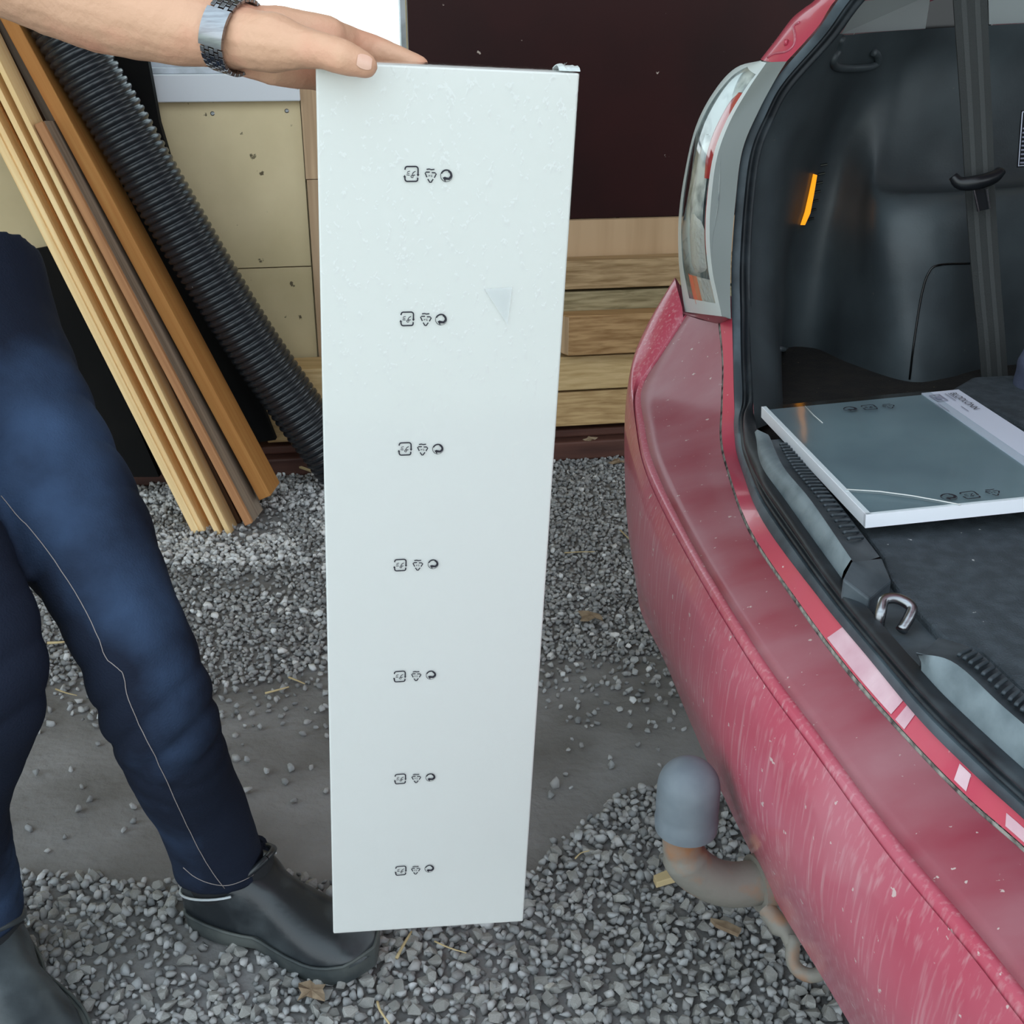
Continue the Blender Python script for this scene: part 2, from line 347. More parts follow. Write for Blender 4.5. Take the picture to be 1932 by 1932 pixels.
# ------------------------------------------------------------------ gravel
def hull_stone(seed):
    r = np.random.default_rng(seed); p = r.normal(size=(16, 3)); p /= np.linalg.norm(p, axis=1)[:, None]; p *= r.uniform(.75, 1.05, (16, 1)); p *= np.array([1, r.uniform(.65, .95), r.uniform(.55, .8)])
    bm = bmesh.new()
    for q in p: bm.verts.new(q)
    res = bmesh.ops.convex_hull(bm, input=bm.verts)
    bmesh.ops.delete(bm, geom=[v for v in bm.verts if not v.link_faces], context='VERTS')
    bm.verts.index_update(); V = np.array([v.co[:] for v in bm.verts]); Fc = np.array([[v.index for v in f.verts] for f in bm.faces]); bm.free()
    return V, Fc
HS = [hull_stone(i) for i in range(14)]
def rotm(r):
    q = r.normal(size=4); q /= np.linalg.norm(q); w, x, y, z = q
    return np.array([[1-2*(y*y+z*z), 2*(x*y-z*w), 2*(x*z+y*w)], [2*(x*y+z*w), 1-2*(x*x+z*z), 2*(y*z-x*w)], [2*(x*z-y*w), 2*(y*z+x*w), 1-2*(x*x+y*y)]])
def proj(p):
    y, z = p[1], p[2]-CAMZ; d = y*cp-z*sp; return 966+F*p[0]/d, 966+F*(-z*cp-y*sp)/d, d
def near_edge(x):      # far edge of the front gravel strip
    return 1.26+(.20*max(0, min(1, (x-.02)/.16)))+.03*noise.noise((x*7, 0, 5))
stones = []
def density(x, y):
    n = noise.noise((x*4, y*4, 9))
    if y < near_edge(x): return 1.0 if n > -.42 else .6
    if y > 1.86+.05*noise.noise((x*6, 1, 2))-.1*(x < -.35): return .95 if n > -.28 else .35
    if y > 1.62: return .10+.5*max(0, (y-1.62)/.24)*max(0, n+.5)
    return .028
y = .55
while y < 3.0:
    sz0 = .0086 if y < 1.55 else .0070
    step = sz0*(1.27 if y < 1.55 else 1.4)
    x = -1.45 if y > 1.6 else -.95
    while x < (.9 if y < 1.6 else .8):
        if random.random() < density(x, y):
            s = sz0*random.choice((.65, .8, .9, 1, 1, 1.1, 1.25, 1.45)); px = x+random.uniform(-.5, .5)*step; py = y+random.uniform(-.5, .5)*step
            lay = random.random()*.006
            white = random.random() < ((.62 if noise.noise((px*5, py*5, 20)) > -.1 else .12) if y > 2.25 and px < -.36 else .10 if y > 1.95 and px < -.3 else .025 if y > 1.7 else .004)
            stones.append((px, py, ground_h(px, py)+s*.3+lay, s*(1.25 if white else 1), white))
        x += step
    y += step
def vis(s):
    a = proj(s[:3]); return -5 < a[0] < 1937 and -5 < a[1] < 1937
def free_view(s):
    a = proj(s[:3]); return not (615 < a[0] < 990 and a[1] < 1750) and not (a[0] > 1180+max(0, a[1]-1200)*.56 and a[1] > 700)
order = sorted([i for i, s in enumerate(stones) if vis(s) and free_view(s)], key=lambda i: -stones[i][3]/proj(stones[i][:3])[2])
single = set(order[:290])
hm = [me('stone', (list(map(tuple, v)), [tuple(f) for f in fc]), STONE_O) for v, fc in HS]
hmw = [me('stone', (list(map(tuple, v)), [tuple(f) for f in fc]), WHITE_STONE) for v, fc in HS]
VV, FF, TT = [], [], []; off = 0
for i, (x, y, z, s, white) in enumerate(stones):
    k = int(RNG.integers(0, len(HS))); v, fc = HS[k]
    if i in single:
        o = bpy.data.objects.new('stone', (hmw if white else hm)[k]); COL.objects.link(o); o.parent = floor; o.location = (x, y, z+.001); o.scale = (s,)*3
        o.rotation_euler = (random.uniform(-.5, .5), random.uniform(-.5, .5), random.uniform(0, 6.28)); continue
    R = rotm(RNG); VV.append(v @ R.T*s+np.array([x, y, z])); FF.append(fc+off); off += len(v)
    b = RNG.uniform(.19, .42) if not white else RNG.uniform(.55, .75); h = RNG.uniform(-.02, .03)
    TT.append(np.tile([b*(1+h), b, b*(1-h*.6), 1], (len(v), 1)))
VV = np.concatenate(VV); FF = np.concatenate(FF); TT = np.concatenate(TT)
gm = bpy.data.meshes.new('gravel'); gm.vertices.add(len(VV)); gm.vertices.foreach_set('co', VV.ravel()); gm.loops.add(FF.size); gm.loops.foreach_set('vertex_index', FF.ravel())
gm.polygons.add(len(FF)); gm.polygons.foreach_set('loop_start', np.arange(len(FF))*3); gm.update(calc_edges=True)
ca = gm.color_attributes.new('tone', 'FLOAT_COLOR', 'POINT'); ca.data.foreach_set('color', TT.ravel().astype(np.float32)); gm.materials.append(STONE); gm.validate()
g = ob('gravel', gm, None, floor); g['kind'] = 'stuff'

# ------------------------------------------------------------------ things against the back wall
dp = ob('dark_brown_panel', wbox(wu1, 2.9, -.03, -.012, PW(1177, 410, -.03)[1], 1.75), DARKP, None)
tag(dp, 'large dark brown film-faced plywood sheet on the back wall, flecked with white specks', 'panel')
def zpy(py, v): return PW(1150, py, v)[1]
z_ = lambda a, b, v: (zpy(b, v), zpy(a, v))
cz = z_(414, 484, -.05)
cb = ob('cardboard_strip', wbox(-.30, 1.6, -.05, -.031, *cz), CARD, None); tag(cb, 'flat tan cardboard strip between the dark brown panel and the stacked timber', 'cardboard')
pl = ob('timber_board', wbox(-.34, 1.7, -.11, -.052, *z_(490, 544, -.11)), PILE[0], None, bevel=.003); tag(pl, 'topmost timber board of the stack behind the white panel, right under the cardboard', 'board', 'stacked timber against the wall')
pl = ob('timber_board', wbox(-.36, 1.7, -.10, -.016, *z_(548, 594, -.10)), PILE[1], None, bevel=.003); tag(pl, 'greenish grey rough board, second from the top of the timber stack', 'board', 'stacked timber against the wall')
pl = ob('timber_board', wbox(-.32, 1.7, -.10, -.016, *z_(596, 664, -.10)), PILE[1], None, bevel=.003); tag(pl, 'recessed grey board in the timber stack behind the short sawn offcut', 'board', 'stacked timber against the wall')
u0 = PW(1072, 630, -.16)[0]
pc = ob('timber_board', (lambda q: slab([WL(u, v, q[0]) for u, v in ((u0, -.16), (1.4, -.16), (1.4, -.101), (u0-.026, -.101))], (0, 0, q[1]-q[0])))(z_(594, 668, -.16)), PILE[2], None, bevel=.002); tag(pc, 'short board with swirling orange grain and a pale sawn end, jutting from the stack', 'board', 'stacked timber against the wall')
ze = z_(596, 666, -.16)
ob('sawn_end', slab([WL(u, v, ze[0]) for u, v in ((u0-.0004, -.1602), (u0+.0012, -.1602), (u0-.0245, -.1025), (u0-.0268, -.1025))], (0, 0, ze[1]-ze[0])), STUD, pc, label='pale sawn end')
pl = ob('timber_board', wbox(-.58, 1.7, -.13, -.016, *z_(670, 733, -.13)), PILE[3], None, bevel=.003); tag(pl, 'smooth yellow board, second from the bottom of the timber stack', 'board', 'stacked timber against the wall')
pl = ob('timber_board', wbox(-.66, 1.7, -.12, -.016, *z_(736, 800, -.12)), PILE[4], None, bevel=.003); tag(pl, 'bottom board of the timber stack, resting on the brown sill beam', 'board', 'stacked timber against the wall')

# leaning boards: each is a box running along its own z
def lean(name, b, t, th, dep, length, mat, label, yb=None, yt=None, group=None, top_round=False):
    B = Vector(b); T = Vector(t); a = (T-B).normalized(); d = Vector((0, 1, 0)); d = (d-a*d.dot(a)).normalized(); n = d.cross(a)   # n: right/up
    V, Fc = box((-th/2, 0, 0), (th/2, dep, length))
    o = ob(name, (V, Fc), mat, None, bevel=min(.002, th*.12))
    o.matrix_world = Matrix(((n.x, d.x, a.x, B.x), (n.y, d.y, a.y, B.y), (n.z, d.z, a.z, B.z), (0, 0, 0, 1)))
    return tag(o, label, 'plank', group or 'planks leaning on the wall')
PL = [  # bottom px, upper px, width px, bottom y, upper y, depth, length, material, label
    ((370, 1006), (24, 320), 16, 2.42, 2.60, .09, 1.5, PALEW, 'leftmost pale pine board of the planks leaning behind the jeans'),
    ((384, 1008), (40, 320), 11, 2.425, 2.605, .09, 1.45, PALEW, 'second pale pine board from the left in the leaning planks'),
    ((398, 1004), (50, 310), 15, 2.46, 2.64, .08, 1.5, ORANGEW, 'orange-toned board recessed between the pale leaning planks'),
    ((412, 1012), (30, 238), 11, 2.42, 2.60, .09, 1.6, PALEW, 'thin bright pine edge, third pale strip of the leaning planks'),
    ((422, 1006), (30, 215), 9, 2.48, 2.66, .07, 1.6, DARKW, 'dark strip painting the shade of the gap between the two thin bright pine strips'),  # added strip, its dark colour stands in for the shade inside the gap
    ((433, 1016), (24, 175), 10, 2.42, 2.60, .07, 1.7, PALEW, 'thin bright pine strip with a reddish knot, right of the pale planks'),
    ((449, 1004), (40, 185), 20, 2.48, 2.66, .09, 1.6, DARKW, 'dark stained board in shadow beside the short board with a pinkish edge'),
    ((469, 990), (152, 386), 17, 2.43, 2.58, .10, .965, PINKW, 'short board with a pinkish edge, a grey face and its top end in view'),
    ((470, 960), (62, 150), 30, 2.56, 2.70, .06, 1.7, GREYW, 'grey weathered board behind the short pinkish leaning board'),
    ((500, 940), (28, 60), 27, 2.50, 2.66, .10, 1.8, ORANGEW, 'rightmost thick brownish orange plank, nearest the black corrugated pipe'),
]
for (b, t, w, yb, yt, dep, ln, mt, lb) in PL:
    B = PZ(*b, 0.0); B = PY(*b, yb) if yb else B
    B.z = max(B.z, .0); T = PY(*t, yt-.08)
    o = lean('plank', B, T, w/F*(yb*cp+.44)*.9, dep, ln, mt, lb)
    if mt is PINKW:
        hw = w/F*(yb*cp+.44)*.9/2; V, Fc = box((hw, .012, .0), (hw+.0015, dep, ln)); wf = ob('weathered_face', (V, Fc), GREYW, o, label='grey weathered broad face'); wf.matrix_parent_inverse = Matrix.Identity(4)
# grey face plate of the short board is its own upper right face; black sheets behind
def sheet(name, px, ys_, th, mat, label, cat):
    P = [PY(x, y_, yy) for (x, y_), yy in zip(px, ys_)]
    for p in P: p.z = max(p.z, .01)
    return tag(ob(name, slab(P, (0, th, 0)), mat, None), label, cat)
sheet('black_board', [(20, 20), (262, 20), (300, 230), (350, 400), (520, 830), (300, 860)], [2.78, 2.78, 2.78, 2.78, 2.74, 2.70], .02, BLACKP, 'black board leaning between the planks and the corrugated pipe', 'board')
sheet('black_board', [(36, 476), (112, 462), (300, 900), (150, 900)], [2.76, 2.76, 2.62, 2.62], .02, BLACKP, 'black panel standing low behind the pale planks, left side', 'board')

# corrugated pipe
hp = [(60, -50, 2.62), (140, 90, 2.62), (215, 215, 2.63), (300, 360, 2.64), (383, 500, 2.65), (470, 640, 2.66), (557, 765, 2.67), (632, 868, 2.68), (690, 950, 2.69)]
ctr = cr_spline([PY(*p) for p in hp], 200); d = [0]
for i in range(1, len(ctr)): d.append(d[-1]+(ctr[i]-ctr[i-1]).length)
pitch_ = .0165; nr = int(d[-1]/pitch_); pts = []; rad = []
prof = [(0, .92), (.12, .975), (.25, 1), (.5, 1.0), (.68, .975), (.82, .92)]
for k in range(nr):
    for u, r in prof:
        s = (k+u)*pitch_; j = min(range(len(d)), key=lambda q: abs(d[q]-s)); j = max(1, min(j, len(d)-2))
        if s < d[j]: j -= 1
        f = (s-d[j])/max(1e-6, d[j+1]-d[j]); p = lerp(ctr[j], ctr[j+1], f)
        if p.z > .06: pts.append(p); rad.append(.0655*r)
hz = ob('corrugated_pipe', tube(pts, rad, 32), HOSE, None, True); tag(hz, 'thick black corrugated drain pipe leaning against the back wall', 'pipe')
# stick on the ground by the pipe
def stick(name, a, b, r, mat, label, cat, bend=.01, sides=6):
    a, b = Vector(a), Vector(b); m_ = (a+b)/2+Vector((random.uniform(-1, 1), random.uniform(-1, 1), .3))*bend
    return tag(ob(name, tube(cr_spline([a, m_, b], 7), [r*(1-.06*i) for i in range(7)], sides), mat, None, True), label, cat)
stick('stick', PZ(487, 852, .05), PZ(596, 892, .02), .006, STRAW, 'thin pale wooden stick lying by the foot of the corrugated pipe', 'stick', 0)

# ------------------------------------------------------------------ the white wrapped panel
TL = O+Vector((-.146, .91, -.0275)); bx = Vector((.989, .138, -.046)).normalized(); by = Vector((.051, -.006, .9985)); by = (by-bx*by.dot(bx)).normalized(); bn = bx.cross(by)*-1
if bn.y > 0: bn = -bn          # towards the camera
BW, BH, BT = .2, .846, .045
def BP(u, v, w=0): return TL+bx*u-by*v+bn*w         # v downwards
def board_uv(px, py):
    dd = ray(px, py); t = (TL-O).dot(bn)/dd.dot(bn); p = O+dd*t-TL; return p.dot(bx), -p.dot(by)
bp_ = thing('wrapped_panel', 'long white shrink-wrapped furniture panel held upright, printed with seven rows of recycling marks', 'panel', BP(BW/2, BH, -BT/2))
def bslab(u0, u1, v0, v1, w0, w1):
    c = box((u0, v0, w0), (u1, v1, w1)); return [BP(*p) for p in c[0]], c[1]
ob('panel', bslab(0, BW, 0, BH, -BT, 0), WHITEB, bp_, bevel=.0015)
e = .0012
ob('shrink_film', join(bslab(0, BW, 0, BH, e-.0003, e), bslab(0, BW, -e, -e+.0003, -BT, 0)), FILM, bp_)
# crumpled film end on the top edge
fl = [BP(u, -.001-.003*abs(noise.noise((u*90, 0, 0)))-(.006 if u > .188 else 0), w) for w in (-.002, -.012, -.03) for u in np.linspace(.01, .2, 40)]
rows = [fl[i*40:(i+1)*40] for i in range(3)]
ob('film_seam', loft([[p for p in rows[0]], [p-by*.001 for p in rows[1]], [p-by*.004 for p in rows[2]]]), film_mat('seam_film', .3, .6, 120), bp_)
fw_ = [[BP(u, -.0012-h*abs(noise.noise((u*160, h*90, 4)))-h*.6, w) for u in np.linspace(.184, .2005, 9)] for h, w in ((0, 0), (.003, -.004), (.0045, -.012), (.003, -.022), (0, -.03))]
ob('film_fold', thick(fw_, by*.0006), LENSRIM, bp_, False, label='crumpled end of the shrink film')
uvt = [board_uv(*p) for p in ((914, 545), (966, 541), (957, 612))]
ob('clear_sticker', slab([BP(u, v, e+.0003) for u, v in uvt], bn*.0003), M('clear_sticker_film', C(236, 240, 240), .3, alpha=.3), bp_)
def ribbon(P, w):
    P = [np.array(p, float) for p in P]; V = []; Fc = []
    for i, p in enumerate(P):
        t = P[min(i+1, len(P)-1)]-P[max(i-1, 0)]; t = t/(np.linalg.norm(t)+1e-9); n_ = np.array([-t[1], t[0]])
        V += [p+n_*w/2, p-n_*w/2]
        if i: Fc.append((2*i-2, 2*i-1, 2*i+1, 2*i))
    return V, Fc
def arc(cx, cy, r, a0, a1, n=14, ry=None): return [(cx+r*math.cos(math.radians(a0+(a1-a0)*i/n)), cy+(ry or r)*math.sin(math.radians(a0+(a1-a0)*i/n))) for i in range(n+1)]
def poly2(P): return [np.array(p, float) for p in P], [tuple(range(len(P)))]
def cat2(*a):
    V = []; Fc = []
    for v, f in a: Fc += [tuple(i+len(V) for i in q) for q in f]; V += v
    return V, Fc
# unit marks, y down, centred, size about 1
MARK1 = cat2(ribbon([(-.46, -.28)]+arc(-.28, -.34, .16, 180, 270, 5)+arc(.28, -.34, .18, 270, 360, 5)+[(.46, .05)], .10), poly2([(.36, .0), (.56, .0), (.46, .16)]),
             ribbon([(.44, .22)]+arc(.30, .34, .14, 0, 90, 5)+arc(-.28, .34, .16, 90, 180, 5)+[(-.46, .18)], .10), poly2([(-.56, .22), (-.36, .22), (-.48, .06)]),
             ribbon([(-.1, -.2), (-.26, -.16), (-.3, -.04), (-.14, -.04)], .05), ribbon([(-.34, .06), (-.12, .08)], .05),
             ribbon([(.28, -.2), (.14, -.12), (.06, .02), (.08, .08), (.26, .06)], .06), ribbon(arc(.05, .16, .08, 0, 350, 10), .05))
MARK2 = cat2(ribbon([(-.30, -.44), (-.1, -.47), (.05, -.43), (.28, -.46)], .09), ribbon([(-.06, -.25), (-.32, -.25), (-.40, -.18), (-.26, .12)], .09),
             ribbon([(.08, -.22), (.32, -.22), (.42, -.13), (.28, .14)], .09), ribbon([(-.20, .24), (-.04, .48), (.04, .48), (.20, .24)], .09),
             ribbon([(-.12, .08), (-.12, -.04), (-.02, -.02), (-.1, .02)], .04), ribbon([(.14, -.04), (.04, -.03), (.05, .08), (.15, .06)], .04))
MARK3 = cat2(ribbon(arc(0, 0, .47, 90, 300, 22), .05), ribbon(arc(0, 0, .47, -60, 90, 16), .03), ribbon(arc(0, 0, .42, 200, 300, 12), .10),
             ribbon(arc(.02, -.02, .36, -70, 20, 10), .16), ribbon([(.36, .08), (.22, .24), (.0, .22), (-.14, .2)], .2), poly2([(-.3, .16), (-.08, .06), (-.06, .44), (-.12, .42)]))
def mark(mk, fn, size, parent, name, mat=INK, sy=1):
    V = [fn(p[0]*size, p[1]*size*sy) for p in mk[0]]; V2 = [q for q in V]
    return ob(name, (V2, mk[1]), mat, parent)
MX = [((776, 328), (812, 331), (842, 331)), ((768, 601), (803, 602), (832, 602)), ((764, 846), (797, 847), (826, 846)), ((755, 1065), (788, 1065), (817, 1063)),
      ((754, 1275), (785, 1274), (813, 1272)), ((755, 1468), (785, 1467), (812, 1465)), ((756, 1641), (784, 1640), (810, 1637))]
for row in MX:
    for (px, py), mk, sz in zip(row, (MARK1, MARK2, MARK3), (.0112, .0106, .0098)):
        u, v = board_uv(px, py)
        mark(mk, lambda a, b, u=u, v=v: BP(u+a, v+b, e+.0004), sz, bp_, 'recycling_mark')

# ------------------------------------------------------------------ person
per = thing('person', 'person in blue jeans, black clogs and a steel watch holding up the white panel', 'person', (-.6, 1.15, 0))
LA = [(-113, 520, 1.30, .112), (-70, 640, 1.29, .106), (0, 770, 1.27, .096), (80, 900, 1.25, .082), (150, 1010, 1.235, .073), (203, 1110, 1.225, .065), (258, 1230, 1.22, .0605), (312, 1380, 1.28, .0585), (374, 1520, 1.385, .0550), (404, 1600, 1.442, .0545), (424, 1655, 1.488, .0572), (434, 1690, 1.515, .058)]
LB = [(-398, 596, 1.135, .112), (-290, 790, 1.13, .10), (-180, 990, 1.125, .083), (-85, 1150, 1.125, .071), (-40, 1270, 1.13, .066), (-52, 1370, 1.18, .062), (-78, 1500, 1.25, .056), (-70, 1620, 1.32, .056), (-48, 1730, 1.375, .059)]
def leg(L, n=44):
    P = cr_spline([PT(a, b, t) for a, b, t, r in L], n); R = [v.x for v in cr_spline([(r, 0, 0) for *_, r in L], n)]
    return P, R
pa, ra_ = leg(LA); pb, rb_ = leg(LB)
pel = [Vector((-.73, 1.24, .80)), Vector((-.76, 1.235, .88)), Vector((-.80, 1.235, .98)), Vector((-.81, 1.235, 1.04))]
jv = join(tube(pa, ra_, 24), tube(pb, rb_, 24), capsule_chain(pel, [(.13, .17), (.15, .19), (.145, .175), (.14, .17)], 28, up=(.93, -.37, 0)))
def folds(P, R, spots):
    A = np.array(P); 
    def f(co, no):
        out = co.copy()
        for (c, axis_i, amp, wl, ext, tw) in spots:
            path, i = axis_i; ax = np.array((path[min(i+1, len(path)-1)]-path[i-1]).normalized()); side = np.array((0.93, -.37, 0))
            dv = co-np.array(path[i]); s = dv@ax+tw*(dv@side); dd = np.linalg.norm(dv, axis=1); w = np.exp(-(dd/ext)**2)
            out += no*(amp*w*(2*np.abs(np.sin(s*math.pi/wl+c))**.7-1))[:, None]
        k = np.array([noise.noise(Vector(p)*9)*.004+noise.noise(Vector(p)*Vector((22, 22, 22)).x)*.0018 for p in co])
        res = out+no*k[:, None]; lo = np.where(co[:, 0] > -.55, .103, .106)+.004*np.sin(co[:, 0]*60); res[:, 2] = np.where(res[:, 2] < lo, lo, res[:, 2]); return res
    return f
sp_ = [(0, (pa, 26), .009, .055, .06, .9), (1, (pa, 28), .008, .042, .045, -.7), (0, (pa, 40), .0065, .036, .055, 1.0), (2, (pa, 38), .004, .045, .05, -1.2), (1, (pa, 12), .004, .10, .14, 1.1),
       (0, (pb, 22), .005, .06, .08, .9), (1, (pb, 38), .0045, .04, .06, -.8)]
jeans = baked('jeans', jv, DENIM, .0062, 4, per, folds(pa, ra_, sp_))
bvh = BVHTree.FromPolygons([v.co.copy() for v in jeans.data.vertices], [tuple(p.vertices) for p in jeans.data.polygons])
def on_jeans(px, py):
    h = bvh.ray_cast(O, ray(px, py).normalized()); return (h[0]+h[1]*.0006) if h[0] else None
seam = [(2, 935), (35, 975), (60, 1000), (105, 1060), (150, 1130), (185, 1200), (200, 1240), (222, 1260), (234, 1275), (240, 1310), (262, 1365), (290, 1420), (318, 1480), (345, 1540), (372, 1595), (398, 1640), (424, 1676)]
sm = [q for q in (on_jeans(int(p.x), int(p.y)) for p in cr_spline([(a, b, 0) for a, b in seam], 60)) if q]
if len(sm) > 5: ob('stitched_seam', tube(sm, .0005, 5), STITCH, jeans, True)
hem = [(346, 1636), (368, 1654), (396, 1666), (428, 1670), (460, 1660), (488, 1642), (506, 1618)]
sm = [q for q in (on_jeans(p.x, p.y) for p in cr_spline([(a, b, 0) for a, b in hem], 30)) if q]
if len(sm) > 5: ob('hem_stitching', tube(sm, .0005, 5), STITCH, jeans, True)
# shirt, off to the left of the frame
sh = Vector((-.83, 1.30, 1.42)); el = Vector((-.50, 1.08, 1.20))
ob('shirt', join(capsule_chain([(-.80, 1.235, .98), (-.815, 1.235, 1.15), (-.82, 1.235, 1.32), (-.82, 1.235, 1.42)], [(.13, .165), (.14, .175), (.135, .19), (.09, .15)], 24, up=(.93, -.37, 0)),
                capsule_chain([(-.79, 1.36, 1.42), (-.70, 1.27, 1.34)], [.075, .066], 16), capsule_chain([(-.87, 1.08, 1.42), (-.86, 1.02, 1.2)], [.072, .065], 16)), SHIRT, per, True)
# arm and hand, one skin
wr_ = PT(443, 66, .872); f1 = PT(330, 38, .88); f2 = PT(200, -6, .893); f3 = PT(60, -62, .91); f4 = PT(-80, -125, .93)
arm = [el, f4, f3, f2, f1, wr_]
armR = [.046, (.047, .046), (.046, .046), (.0425, .043), (.033, .036), (.0245, .031)]
side = Vector((0, 1, 0))
J = {}
def ch(pts, R): return capsule_chain([PT(*p) for p in pts], R, 12)
hand = [capsule_chain(cr_spline(arm, 24), [(a.x, a.y) for a in cr_spline([(r if isinstance(r, tuple) else (r, r))+(0,) for r in armR], 24)], 20, up=(0, 0, 1)),
        # metacarpals
        ch([(450, 62, .885), (540, 60, .89), (618, 66, .897)], [.021, .0185, .0150]),
        ch([(452, 72, .90), (535, 85, .905), (612, 92, .915)], [.020, .0185, .0150]),
        ch([(455, 82, .905), (530, 105, .91), (600, 116, .925)], [.020, .0175, .0140]),
        ch([(460, 92, .895), (520, 122, .90), (585, 138, .925)], [.020, .0170, .0130]),
        # thenar and thumb
        ch([(462, 72, .862), (520, 82, .850), (575, 90, .842)], [.022, .0215, .0155]),
        ch([(575, 90, .842), (612, 98, .831), (650, 110, .828), (688, 122, .831)], [.0150, .0130, .0122, .0096]),
        # fingers behind the panel
        ch([(618, 66, .897), (662, 78, .922), (705, 92, .932), (752, 108, .930), (790, 124, .926)], [.0140, .0122, .0112, .0098, .0080]),
        ch([(612, 92, .915), (668, 108, .938), (725, 128, .940), (768, 148, .935), (800, 165, .929)], [.0140, .0122, .0114, .0100, .0083]),
        ch([(600, 116, .925), (655, 135, .942), (710, 155, .942), (752, 172, .936), (780, 186, .930)], [.0130, .0118, .0110, .0096, .0080]),
        ch([(585, 138, .925), (630, 158, .940), (670, 176, .940), (700, 190, .935), (722, 200, .930)], [.0118, .0104, .0096, .0086, .0072])]
body = baked('body', join(*hand), SKIN, .0024, 4, per, lambda co, no: co+no*np.array([noise.noise(Vector(p)*38)*.0012+noise.noise(Vector(p)*110)*.0004 for p in co])[:, None])
bvs = BVHTree.FromPolygons([v.co.copy() for v in body.data.vertices], [tuple(p.vertices) for p in body.data.polygons])
def on_skin(px, py, off=.0004):
    h = bvs.ray_cast(O, ray(px, py).normalized()); return (h[0]+h[1]*off) if h[0] else None
rows = []
for j in range(7):
    a = (j/6-.5)*2; r_ = []
    for i in range(7):
        b_ = (i/6-.5)*2; w = math.sqrt(max(0, 1-.55*abs(b_)**3)); q = on_skin(687+13.5*b_+3*a*-.4, 117+13*a*w+b_*4, .0007)
        r_.append(q)
    rows.append(r_)
if all(q for r in rows for q in r): ob('thumbnail', loft(rows), NAIL, body, True, label='pale thumb nail')
# watch
wdir = (PT(460, 72, .872)-PT(425, 61, .874)).normalized(); wu_ = Vector((0, 0, 1)); wu_ = (wu_-wdir*wu_.dot(wdir)).normalized(); wd = wdir.cross(wu_); wc = PT(441, 66, .8725)
watch = ob('wristwatch', join(*[tuple((lambda c, f: ([wc+wdir*p[0]+(wu_*math.cos(p[1])*(.0262+p[2])+wd*math.sin(p[1])*(.0325+p[2])) for p in c], f))(*box((x0, a0, .0), (x1, a1, .0028))))
     for k in range(30) for (x0, x1, sh_) in ((-.0092, -.0058, 0), (-.0055, -.0022, .5), (-.0019, .0019, 0), (.0022, .0055, .5), (.0058, .0092, 0)) for a0, a1 in (((k+sh_+.05)*math.pi/15, (k+sh_+.86)*math.pi/15),)]), STEEL, per,
     label='steel link bracelet of the wristwatch', bevel=.0004)
# clasp towards the camera
def clasp(a0, a1, n=9):
    rows = [[wc+wdir*x+(wu_*math.cos(a)*(.0262+h)+wd*math.sin(a)*(.0325+h)) for a in np.linspace(a0, a1, n)] for x, h in ((-.0098, .0015), (-.0094, .0042), (.0094, .0042), (.0098, .0015))]
    return loft(rows)
ang = min(np.linspace(0, 2*math.pi, 72), key=lambda a: ((wc+wu_*math.cos(a)*.026+wd*math.sin(a)*.032)-O).length)
ob('clasp', clasp(ang-.52, ang+.42), STEEL, watch, True, 40)
